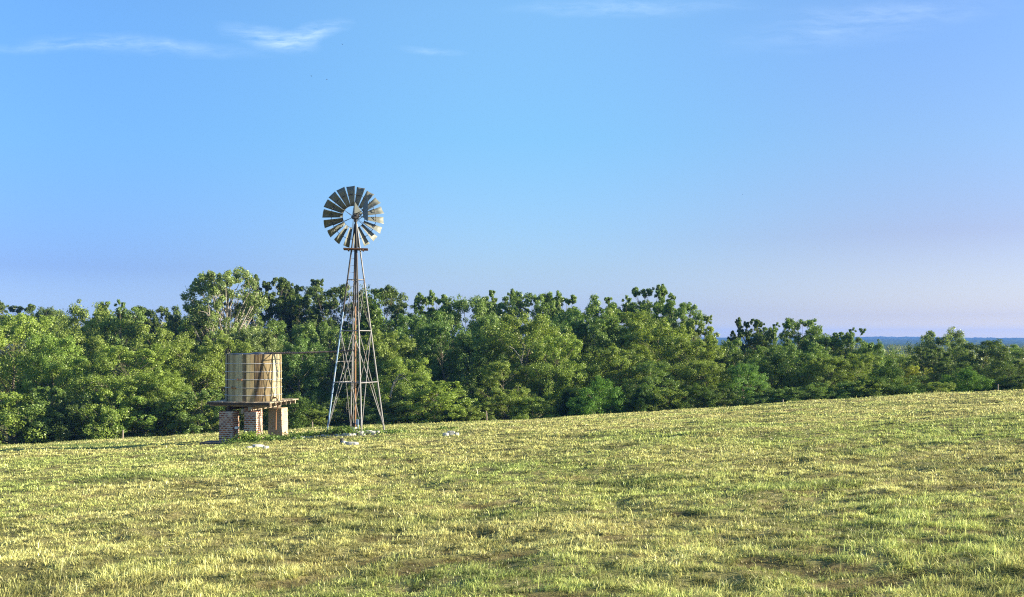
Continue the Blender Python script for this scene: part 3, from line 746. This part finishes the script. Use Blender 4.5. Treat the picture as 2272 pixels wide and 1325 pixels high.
# ------------------------------------------------------------------ windmill
def windmill():
    cx, cy = -6.30, 40.0; zb = Gs(cx, cy)
    root = thing('windmill', (cx, cy, zb), 'tall galvanised farm windmill with many-bladed wheel on a four-legged pipe tower', 'windmill')
    def zrow(py): return P(790, py, 40).z - zb
    zt = P(792, 497, 40).z - zb       # apex of the legs
    hub = P(792, 479, 40).z - zb
    hd = 1.17; dl = math.radians(20)
    dirs = [Vector((math.sin(dl), -math.cos(dl), 0)), Vector((math.cos(dl), math.sin(dl), 0)), Vector((-math.sin(dl), math.cos(dl), 0)), Vector((-math.cos(dl), -math.sin(dl), 0))]
    def leg(i, z):
        f = 1 - z / (zt + 0.25)
        return dirs[i] * hd * max(f, 0.03) + Vector((0, 0, z))
    for i in range(4):
        g = Gs(cx + dirs[i].x * hd, cy + dirs[i].y * hd) - zb
        zs = zt if i == 1 else zrow(690)
        lo_ = MB().tube([leg(i, g - 0.1), leg(i, zs)], [0.034, 0.030], 10).build('tower_leg', GALVBLUE if i == 3 else GALV, root, True)
        if i != 1: MB().tube([leg(i, zs - 0.04), leg(i, zt)], [0.034, 0.030], 10).build('upper_section', DARKIRON, lo_, True)  # upper part of these legs coloured darker than the pipe below
    z1, z2, z3 = zrow(621), zrow(734), zrow(848)
    for z, r in ((z1, 0.016), (z2, 0.020), (z3, 0.020)):
        for i in range(4):
            MB().tube([leg(i, z), leg((i + 1) % 4, z)], r, 8).build('cross_rail', GALV, root, True)
    MB().tube([leg(3, zrow(802)), leg(2, zrow(802))], 0.011, 6).build('cross_rail', GALV, root, True)
    for i in range(4):
        j = (i + 1) % 4
        for a_, b_ in ((i, j), (j, i)):
            MB().tube([leg(a_, z2 - 0.02), leg(b_, 0.22)], 0.0155, 8).build('diagonal_brace', GALV, root, True)
            MB().tube([leg(a_, z1), leg(b_, z2)], 0.006, 5).build('wire_brace', GALV, root, True)
    # climbing irons on the back leg
    z = 0.9
    while z < zt - 1.2:
        p = leg(2, z); q = leg(2, z + 0.28); s = Vector((-0.17, -0.05, 0))
        MB().tube([p, p + s, q + s, q], 0.008, 5).build('climbing_iron', GALV, root); z += 0.56
    # mast and central pipes
    MB().tube([(0.0, -0.02, zrow(690)), (0, 0, zt - 1.0), (0, 0, hub - 0.05)], [0.030, 0.045, 0.045], 10).build('mast', DARKIRON, root, True)
    MB().tube([(0.0, 0, 0.5), (0.0, 0, zt - 0.3)], 0.013, 6).build('pump_rod', GALV, root, True)
    MB().tube([(-0.01, -0.05, 0.2), (-0.01, -0.05, zrow(680))], 0.026, 8).build('rising_pipe', RUST, root, True)
    MB().tube([(-0.10, 0.05, 0.2), (-0.10, 0.05, zrow(690))], 0.017, 8).build('guide_pipe', GALV, root, True)
    # maintenance platform of planks
    zp = zrow(553); pl = MB(); e1 = Vector((0.97, 0.12, 0)); e2 = Vector((-0.12, 0.97, 0))
    for k in (-0.24, -0.12, 0.12, 0.24):
        pl.bar(-e1 * 0.50 + e2 * k + Vector((0, 0, zp)), e1 * 0.50 + e2 * k + Vector((0, 0, zp - 0.01)), 0.10, 0.055)
    pl.bar(-e2 * 0.3 + e1 * 0.3 + Vector((0, 0, zp - 0.05)), e2 * 0.3 + e1 * 0.3 + Vector((0, 0, zp - 0.05)), 0.06, 0.045)
    pl.bar(-e2 * 0.3 - e1 * 0.3 + Vector((0, 0, zp - 0.05)), e2 * 0.3 - e1 * 0.3 + Vector((0, 0, zp - 0.05)), 0.06, 0.045)
    pl.build('platform', RUSTWOOD, root, bevel=0.006)
    # head: tail direction points to the viewer's side
    tl = Vector((0.36, -0.933, 0)).normalized(); sd = Vector((0.933, 0.36, 0)).normalized(); up = Vector((0, 0, 1))
    Hc = Vector((0, 0, hub))
    wc = Hc - tl * 0.40
    gb = MB(); M = Matrix((sd, -tl, up)).transposed()
    gb.box(Hc + up * -0.02, (0.20, 0.34, 0.22), M); gb.tube([Hc + tl * 0.2, wc - tl * 0.10], 0.04, 10); gb.tube([Hc - up * 0.25, Hc + up * 0.1], 0.07, 10)
    gbo = gb.build('gearbox', DARKIRON, root, bevel=0.015)
    # tin hood, steep pyramid
    hb = MB(); b = [Hc + sd * a + tl * c + up * 0.07 for a, c in ((-0.10, -0.20), (0.24, -0.20), (0.24, 0.20), (-0.10, 0.20))]
    ap = [Hc + up * 0.56 + sd * -0.05 + tl * 0.05, Hc + up * 0.56 + sd * -0.05 - tl * 0.05]
    hb.poly([b[3], b[2], ap[0]]); hb.poly([b[1], b[0], ap[1]]); hb.poly([b[2], b[1], ap[1], ap[0]]); hb.poly([b[0], b[3], ap[0], ap[1]])
    hb.build('hood', BLADE, gbo, thick=0.004)
    # wheel
    hubm = MB(); Mw = Matrix((sd, up, -tl)).transposed()
    hubm.lathe(wc, [(0.03, -0.12), (0.085, -0.10), (0.085, -0.05), (0.045, -0.03), (0.045, 0.05), (0.085, 0.06), (0.085, 0.10), (0.03, 0.12)], 20, Mw)
    wh = hubm.build('wheel', DARKIRON, root, True)
    def polar(r, a, d=0.0): return wc + (sd * math.cos(a) + up * math.sin(a)) * r + tl * d
    for r, tr in ((0.455, 0.009), (0.92, 0.011)):
        MB().tube([polar(r, 2 * math.pi * k / 60, 0.0) for k in range(61)], tr, 5, cap=False).build('rim', DARKIRON, wh, True)
    for k in range(6):
        a = math.radians(26 + 60 * k)
        for da, d in ((0.035, 0.08), (-0.035, -0.08)):
            MB().tube([polar(0.07, a, d), polar(0.92, a + da, d * 0.1)], 0.009, 5).build('spoke', DARKIRON, wh, True)
    rb = random.Random(4)
    for k in range(18):
        a0 = math.radians(96 + 20 * k); rad = sd * math.cos(a0) + up * math.sin(a0); tan = -sd * math.sin(a0) + up * math.cos(a0)
        vs = []; fs = []; nr, nc = 5, 5
        pit0 = math.radians(36 + rb.uniform(-3, 3))
        for i in range(nr):
            f = i / (nr - 1); r = 0.455 + f * 0.795; w = (0.18 + 0.205 * f); pit = pit0 + math.radians(8) * (1 - f)
            # chord direction: visible side (towards tail) turned to +tangent
            ch = tan * math.cos(pit) - tl * math.sin(pit); nn = tl * math.cos(pit) + tan * math.sin(pit)
            for j in range(nc):
                g = j / (nc - 1) - 0.5
                vs.append(wc + rad * r + ch * (g * w) - nn * (0.022 + 0.03 * f) * (1 - 4 * g * g) + tl * 0.0)
        for i in range(nr - 1):
            for j in range(nc - 1): fs.append((i * nc + j, i * nc + j + 1, (i + 1) * nc + j + 1, (i + 1) * nc + j))
        mb = MB(); mb.v = vs; mb.f = fs; mb.build('blade', BLADE, wh, True, thick=0.003)
    for k in range(18):     # little brackets tying each blade to the rims
        a0 = math.radians(96 + 20 * k + 3)
        MB().tube([polar(0.90, a0 - 0.06, 0.02), polar(0.92, a0, 0.0), polar(0.90, a0 + 0.09, -0.05)], 0.012, 5).build('blade_bracket', DARKIRON, wh)
    # tail boom and vane
    tb = MB(); tb.tube([Hc + tl * 0.15 + up * 0.08, Hc + tl * 1.45 + up * 0.05], 0.014, 6); tb.tube([Hc + tl * 0.15 - up * 0.15, Hc + tl * 1.45 - up * 0.0], 0.014, 6)
    tb.tube([Hc + tl * 0.5 + up * 0.07, Hc + tl * 0.8 - up * 0.05], 0.008, 5); tb.tube([Hc + tl * 0.8 + up * 0.06, Hc + tl * 0.5 - up * 0.10], 0.008, 5)
    tv = tb.build('tail_boom', DARKIRON, root)
    v0 = 1.30; 
    def q(t, z): return Hc + tl * t + up * z
    MB().poly([q(v0, -0.20), q(v0, 0.20), q(v0 + 0.35, 0.36), q(v0 + 0.82, 0.46), q(v0 + 0.88, 0.30), q(v0 + 0.88, -0.34), q(v0 + 0.82, -0.46), q(v0 + 0.35, -0.33)]).build('tail_vane', VANE, tv, thick=0.004)
    # spring rods and gear clutter on the side of the head
    cl_ = MB()
    for k in range(5):
        a = Hc + sd * (0.12 + 0.05 * k) + tl * 0.1 + up * (-0.06 + 0.05 * (k % 2)); cl_.tube([a, a + sd * 0.08 + up * (0.09 - 0.16 * (k % 2)) + tl * 0.1], 0.013, 6)
    cl_.tube([Hc + sd * 0.08 - up * 0.18, Hc + sd * 0.42 + up * 0.12 + tl * 0.3], 0.014, 6)
    cl_.build('furl_linkage', DARKIRON, root)
    # wellhead between the legs (stands by itself on the ground)
    w = thing('well_casing', (cx - 0.0, cy - 0.45, Gs(cx, cy - 0.45)), 'short pale concrete well casing with pipe fittings between the windmill legs', 'well casing')
    MB().lathe((0, 0, 0), [(0.14, -0.1), (0.14, 0.27), (0.125, 0.29), (0.05, 0.295)], 20).build('casing', CONC, w, True)
    MB().tube([(0, 0, 0.29), (0, 0, 0.46)], 0.05, 10).build('pipe_flange', DARKIRON, w, True)
    MB().tube([(0.02, 0, 0.42), (0.16, -0.02, 0.42), (0.17, -0.02, 0.05)], 0.022, 8).build('outlet_pipe', GALVBLUE, w, True)
    bx = thing('control_box', (cx + 0.13, cy - 0.50, Gs(cx, cy - 0.45)), 'blue-grey metal box on a pipe beside the well casing', 'metal box')
    MB().box((0.0, 0, 0.50), (0.10, 0.08, 0.20)).build('housing', GALVBLUE, bx, bevel=0.008)
    MB().tube([(0, 0.02, -0.05), (0, 0.02, 0.40)], 0.016, 8).build('post', GALV, bx, True)
windmill()

# ------------------------------------------------------------------ tank and its stand
TX, TY = (563 - 1136) / F * 40.5, 40.5
def tank():
    zb = EYE - 4.02; th = math.radians(-12)       # stand axis turned towards the viewer on the right
    root = thing('tank_stand', (TX, TY, zb), 'square timber deck on weathered red brick pillars carrying the water tank', 'tank stand', rz=th)
    deck = 1.60; a, b = 0.50, 1.08
    def pillar(u_, v_, w0, w1, h, nm='brick_pillar', mt=None):
        m = MB(); rnd = random.Random(int(u_ * 100 + v_ * 10))
        n = int(h / 0.082)
        for i in range(n):            # courses, each a little in or out
            z = i * h / n; k = i / n; w = w0 + (w1 - w0) * k; e = rnd.uniform(-0.008, 0.008)
            m.box((u_ + rnd.uniform(-.004, .004), v_ + rnd.uniform(-.004, .004), z + h / n / 2 - 0.04), (w + e, w + e, h / n - 0.001))
        return m.build(nm, mt or BRICK, root)
    hp = deck - 0.36
    pillar(-a - 0.02, -b, 0.58, 0.57, hp); pillar(a, -b + 0.03, 0.56, 0.50, hp); pillar(a + 0.06, b, 0.62, 0.58, hp, mt=TANBRICK); pillar(-a - 0.06, b, 0.58, 0.54, hp)
    for u_ in (-a, a):
        MB().box((u_, 0, deck - 0.29), (0.14, 2.7 if u_ > 0 else 2.6, 0.14)).build('beam', SHADEWOOD if u_ < 0 else TIMBER, root, bevel=0.008)  # beam on the shaded side has its shade put into the colour
    for i, v_ in enumerate((-1.14, -0.69, -0.23, 0.23, 0.69, 1.14)):
        MB().box((0.0, v_, deck - 0.145), (2.62, 0.07, 0.14)).build('joist', TIMBER, root, bevel=0.006)
    d = MB(); rnd = random.Random(3); x = -1.36
    while x < 1.34:
        w = 0.17; e = rnd.uniform(-0.04, 0.05)
        d.box((x + w / 2, e / 2, deck - 0.05 + rnd.uniform(-.004, .004)), (w - 0.012, 2.68 + e, 0.04)); x += w
    d.build('deck', TIMBER, root)
    MB().bar((-1.34, -1.345, deck - 0.095), (1.34, -1.345, deck - 0.10), 0.03, 0.10).build('edge_board', SHADEWOOD, root)  # edge board's shade is painted in by the darkened timber
    # loose leaning board and corbel bricks at the front pillar
    MB().bar((a + 0.31, -b + 0.28, 0.05), (a + 0.27, -b - 0.02, hp - 0.2), 0.11, 0.022, up=(1, 0, 0)).build('leaning_board', POSTWOOD, root)
    MB().box((a - 0.33, -b - 0.20, deck - 0.40), (0.10, 0.12, 0.20)).build('bracket', TIMBER, root, bevel=0.01)
    MB().box((-0.95, -1.35, -0.08), (1.0, 0.8, 0.16)).build('footing', DARKSTONE, root, bevel=0.04)
    MB().box((-a + 0.40, -b - 0.16, 0.55), (0.12, 0.16, 0.10)).build('switch_box', BOXPAINT, root, bevel=0.01)
    MB().tube([(-a + 0.40, -b - 0.16, 0.0), (-a + 0.40, -b - 0.16, 0.45)], 0.013, 6).build('conduit', GALV, root)
    # tank
    zt = zb + deck - 0.028; Ht = 1.88; R = 1.125
    tk = thing('water_tank', (TX, TY, zt), 'round weathered wooden stave water tank with wire hoops and dark lid', 'water tank')
    st = MB(); n = 44; rnd = random.Random(9)
    for k in range(n):
        a0 = 2 * math.pi * k / n; a1 = 2 * math.pi * (k + 1) / n; g = 0.0022
        dr = rnd.uniform(-0.006, 0.006); top = Ht + rnd.uniform(-0.008, 0.01)
        r0, r1 = R + dr, (R - 0.012) + dr; ri = R - 0.05
        p = []
        for z, r in ((0, r0), (top, r1)):
            p += [Vector((r * math.cos(a0 + g), r * math.sin(a0 + g), z)), Vector((r * math.cos(a1 - g), r * math.sin(a1 - g), z)), Vector((ri * math.cos(a1 - g), ri * math.sin(a1 - g), z)), Vector((ri * math.cos(a0 + g), ri * math.sin(a0 + g), z))]
        bb = len(st.v); st.v += p
        st.f += [(bb + 3, bb + 2, bb + 1, bb), (bb + 4, bb + 5, bb + 6, bb + 7), (bb, bb + 1, bb + 5, bb + 4), (bb + 1, bb + 2, bb + 6, bb + 5), (bb + 2, bb + 3, bb + 7, bb + 6), (bb + 3, bb, bb + 4, bb + 7)]
    st.build('staves', STAVE, tk)
    for f in (0.13, 0.29, 0.465, 0.63, 0.805):
        z = f * Ht; r = R - 0.012 * f + 0.012
        MB().tube([(r * math.cos(t * 2 * math.pi / 64), r * math.sin(t * 2 * math.pi / 64), z) for t in range(65)], 0.0095, 5, cap=False).build('hoop', HOOP, tk, True)
    for ang, f in ((-104, 0.465), (-118, 0.29)):
        t = math.radians(ang); r = R + 0.02; c = Vector((r * math.cos(t), r * math.sin(t), f * Ht)); e = Vector((-math.sin(t), math.cos(t), 0)); o_ = Vector((math.cos(t), math.sin(t), 0))
        m = MB(); m.tube([c - e * 0.10 + Vector((0, 0, 0.06)), c - e * 0.09, c + e * 0.09 - Vector((0, 0, 0.0)), c + e * 0.10 - Vector((0, 0, 0.05))], 0.016, 6)
        m.box(c - e * 0.09 + o_ * 0.01, (0.045, 0.045, 0.05)); m.box(c + e * 0.09 + o_ * 0.01, (0.045, 0.045, 0.05))
        m.build('turnbuckle', RUST, tk)
    MB().lathe((0, 0, Ht), [(R - 0.06, -0.03), (R - 0.03, 0.005), (R - 0.05, 0.02), (0.6, 0.035), (0.1, 0.04)], 40).build('lid', LID, tk, True)
    MB().lathe((0.35, -0.42, Ht + 0.02), [(0.30, 0), (0.30, 0.04), (0.26, 0.055), (0.02, 0.06)], 20).build('hatch', LID, tk, True)
    # drain tap and drop pipe on the sunny side
    t = math.radians(-32); s = Vector((math.cos(t), math.sin(t), 0)) 
    m = MB(); m.tube([s * (R - 0.02) + Vector((0, 0, 0.12)), s * (R + 0.12) + Vector((0, 0, 0.12)), s * (R + 0.20) + Vector((0.0, 0, 0.10)), s * (R + 0.21) + Vector((0, 0, -0.28)), s * (R + 0.14) + Vector((0, 0, -0.40)), s * (R + 0.13) + Vector((0.0, 0, -1.15))], 0.018, 8)
    m.box(s * (R + 0.06) + Vector((0, 0, 0.15)), (0.12, 0.05, 0.05))
    m.build('drain_pipe', RUST, tk, True)
    # delivery pipe from the mill across to the tank rim
    p0 = Vector((TX + 0.55, TY - 0.55, zt + Ht + 0.05)); p1 = Vector((-6.25, 40.0, P(790, 777, 40).z))
    fp = bpy.data.objects.new('delivery_pipe', None)
    m = MB(); pts = []
    for i in range(15):
        f = i / 14; p = p0.lerp(p1, f); p.z += -0.035 * math.sin(f * math.pi) + 0.006 * math.sin(f * 31); pts.append(p)
    m.tube([pts[0] + Vector((-0.18, -0.02, -0.08)), pts[0] + Vector((-0.1, 0, 0.0))] + pts, 0.030, 8)
    rnd = random.Random(2)
    for i in range(1, 60):      # rag-like lagging tied round the pipe
        f = i / 60; j = f * 13.99; p = pts[int(j)].lerp(pts[int(j) + 1], j % 1)
        m.tube([p - Vector((0.035, 0, rnd.uniform(0, .02))), p + Vector((0.03, 0, 0.004))], [rnd.uniform(.03, .042), rnd.uniform(.028, .046)], 6)
    o = m.build('delivery_pipe', plain('pipe_lagging', (0.035, 0.022, 0.016), (0.30, 0.23, 0.19), 14)); tag(o, 'long brown lagged pipe running from the windmill tower to the tank rim', 'pipe')
tank()

# ------------------------------------------------------------------ stones, weeds, posts, birds
def stone_mesh(seed, sx, sy, sz):
    rnd = random.Random(seed); m = MB(); n = 7
    prof = [(0.92, -0.35), (1.0, 0.05), (0.96, 0.75), (0.86, 0.97), (0.3, 1.0)]
    ang = [2 * math.pi * (k + rnd.uniform(-.25, .25)) / n for k in range(n)]; rad = [rnd.uniform(0.78, 1.1) for _ in range(n)]
    b = 0
    for (r, z) in prof:
        for k in range(n): m.v.append(Vector((sx * r * rad[k] * math.cos(ang[k]), sy * r * rad[k] * math.sin(ang[k]), sz * (z + rnd.uniform(-.06, .06)))))
    for i in range(len(prof) - 1):
        for k in range(n):
            k2 = (k + 1) % n; m.f.append((i * n + k, i * n + k2, (i + 1) * n + k2, (i + 1) * n + k))
    m.f.append(tuple(range((len(prof) - 1) * n, len(prof) * n))); m.f.append(tuple(range(n))[::-1])
    return m
def stone(px, py, sx, sy, sz, seed, label, group=None, mat=None, rz=0, D=None, lift=0):
    # find where the sight line meets the field
    if D is None:
        D = 12.0
        while D < 60 and EYE + (HZ - py) / F * D > Gs((px - 1136) / F * D, D): D += 0.1
    X = (px - 1136) / F * D
    o = stone_mesh(seed, sx, sy, sz).build('stone', mat or STONE, bevel=0.012)
    o.location = (X, D, Gs(X, D) + lift); o.rotation_euler = (0, 0, rz); tag(o, label, 'stone', group); return o
GP = 'pale flat stones lying in the pasture'
stone(572, 993, 0.25, 0.16, 0.10, 1, 'flat pale stone slab with a clean top in front of the tank stand', GP)
stone(553, 996, 0.15, 0.10, 0.07, 2, 'low grey stone at the left end of the slab in front of the tank stand', GP)
stone(590, 995, 0.11, 0.10, 0.08, 3, 'small pale stone touching the right end of the slab before the tank stand', GP)
stone(779, 987, 0.27, 0.12, 0.09, 4, 'long pale stone in the grass in front of the windmill', GP, rz=-0.1)
stone(763, 986, 0.10, 0.10, 0.10, 5, 'small pale stone under the dark one in front of the windmill', GP)
stone(759, 984, 0.08, 0.07, 0.17, 6, 'small dark brown stone at the left end of stones before the windmill', GP, mat=DARKSTONE)
stone(988, 967, 0.14, 0.10, 0.10, 7, 'leftmost pale stone of the broken group right of the windmill', GP)
stone(1001, 966, 0.17, 0.10, 0.15, 8, 'middle and tallest stone of the broken group right of the windmill', GP)
stone(1013, 967, 0.12, 0.09, 0.11, 9, 'rightmost stone of the broken group right of the windmill', GP)
rs = random.Random(12)
for i in range(20):
    px = 800 + rs.uniform(0, 56); stone(px, 0, rs.uniform(.08, .20), rs.uniform(.07, .14), rs.uniform(.08, .13), 20 + i, 'pale broken limestone rubble around the right feet of the windmill', 'rubble at the right feet of the windmill', rz=rs.uniform(0, 3), D=rs.uniform(38.9, 40.2))
for i in range(20):
    px = 636 + rs.uniform(0, 150); stone(px, 0, rs.uniform(.10, .24), rs.uniform(.07, .14), rs.uniform(.09, .13), 50 + i, 'pale flat limestone rubble in a line between the tank stand and the windmill', 'rubble line between tank stand and windmill', rz=rs.uniform(-.4, .4), D=38.9 + rs.uniform(-.2, .2))
def weed(px, D, w, h, n, col, label, leaf=0.075, seed=0):
    rng = np.random.default_rng(seed); X = (px - 1136) / F * D; z = Gs(X, D)
    o = thing('weed_plant', (X, D, z), label, 'weed', 'weeds round the tank stand and windmill')
    nc = max(4, int(n / 22)); cc = np.stack([rng.normal(0, w * 0.42, nc), rng.normal(0, w * 0.22, nc), rng.uniform(0.25, 0.85, nc) * h], -1)
    j = rng.integers(0, nc, n); dd = rng.normal(0, 1, (n, 3)); pos = cc[j] + dd * np.array([0.10, 0.10, 0.055]); pos[:, 2] = np.clip(pos[:, 2], 0.02, None)
    V, T = leaves(pos, dd / np.linalg.norm(dd, axis=1)[:, None], leaf, rng, rng.uniform(0, 1, n), 0.7)
    c = link('leaves', np_mesh('weed_leaves', V, np.arange(n * 4), np.full(n, 4), attr=T), LEAF, o); c.color = tuple(col) + (1,)
    m = MB()
    for q in cc: m.tube([(q[0] * 0.4, q[1] * 0.4, -0.02), (q[0] * 0.8, q[1] * 0.8, q[2] * 0.6), tuple(q)], [0.009, 0.007, 0.004], 4)
    m.build('stems', BARK, o)
WD = [(550, 38.7, 0.55, 0.42, 900, BR, 'leafy vine-like weed between the first two brick pillars'),
      (524, 38.4, 0.5, 0.16, 500, MID, 'low weed in front of the leftmost brick pillar'),
      (575, 38.5, 0.5, 0.16, 500, MID, 'low weed at the foot of the front brick pillar'),
      (612, 38.9, 0.75, 0.22, 900, MID, 'spreading weed left of the right brick pillar'),
      (655, 39.0, 0.7, 0.14, 600, MID, 'flat weed just right of the right brick pillar'),
      (690, 40.0, 0.9, 0.20, 900, MID, 'weed patch halfway from tank stand to windmill, behind the rubble line'),
      (715, 39.0, 0.6, 0.16, 600, DK, 'dark weed by the left windmill foot'),
      (762, 39.0, 0.75, 0.34, 1300, MID, 'tallest dense weed between the left and front windmill legs'),
      (742, 39.3, 0.5, 0.2, 700, MID, 'weed left of the tallest dense weed under the windmill'),
      (815, 39.9, 0.6, 0.13, 500, MID, 'low weed among the rubble right of the front windmill leg'),
      (868, 39.4, 0.7, 0.13, 600, MID, 'flat weed right of the right windmill foot'),
      (1000, 43.5, 0.9, 0.10, 500, MID, 'flat dark green weed behind the broken stones right of the windmill')]
for i, (px, D, w, h, n, c, lab) in enumerate(WD): weed(px, D, w, h, n, c, lab, seed=100 + i)
def post(px, D, h, lean, label):
    X = (px - 1136) / F * D; z = Gs(X, D)
    m = MB(); m.tube([(0, 0, -0.2), (lean * 0.5 + 0.01, 0, h * 0.5), (lean, 0, h)], [0.045, 0.04, 0.038], 7)
    o = m.build('fence_post', POSTWOOD); o.location = (X, D, z); tag(o, label, 'fence post', 'old fence posts along the wood')
post(272, 60.6, 0.6, 0.02, 'short weathered fence post before the bushes at the left')
post(693, 60.8, 0.5, 0.0, 'low pale fence post between tank stand and windmill at the wood edge')
post(1080, 61.0, 0.65, -0.03, 'thin fence post right of the large bright round bush')
post(2214, 61.0, 0.5, 0.02, 'small fence post at the far right edge of the field')
post(1737, 61.0, 0.2, 0.0, 'tiny fence post stub in front of the right wood')
def bird(px, py, D, flap, rz, label):
    p = P(px, py, D)
    m = MB(); m.tube([(0, -.11, 0), (0, -.06, .0), (0, .02, 0), (0, .10, 0), (0, .17, 0)], [.012, .03, .036, .02, .03], 8)
    for s in (-1, 1):
        a = [(0, -.04, .01), (s * .12, -.06, flap), (s * .26, .02, flap * .7), (s * .12, .03, flap), (0, .06, .01)]
        m.poly(a if s > 0 else a[::-1])
    o = m.build('bird', BLACK, thick=0.008); o.location = p; o.scale = (0.45,) * 3; o.rotation_euler = (0.15, 0.25, rz); tag(o, label, 'bird', 'birds flying over the field')
bird(760, 99, 95, 0.08, 0.5, 'dark flying bird just below the bright wisp of cloud, highest of the birds')
bird(691, 169, 95, 0.05, 1.2, 'dark flying bird, left one of the close pair above the windmill')
bird(725, 177, 95, 0.09, -0.4, 'dark flying bird, right one of the close pair above the windmill')
bird(1648, 432, 120, 0.04, 0.2, 'tiny dark bird alone in the open sky right of the windmill')

# ------------------------------------------------------------------ haze
def haze():
    m, t, o = newmat('evening_haze')
    pv = t.nodes.new('ShaderNodeVolumePrincipled'); pv.inputs['Color'].default_value = (0.13, 0.32, 0.88, 1)
    pv.inputs['Density'].default_value = 0.0002; pv.inputs['Anisotropy'].default_value = 0.0
    t.links.new(pv.outputs[0], o.inputs['Volume'])
    b = MB(); b.box((0, 2200, 20), (9800, 5600, 70)); b.build('haze', m)
    ob = bpy.data.objects['haze']; tag(ob, 'thin blue evening haze over the far valley and hills', 'haze', kind='stuff')
haze()
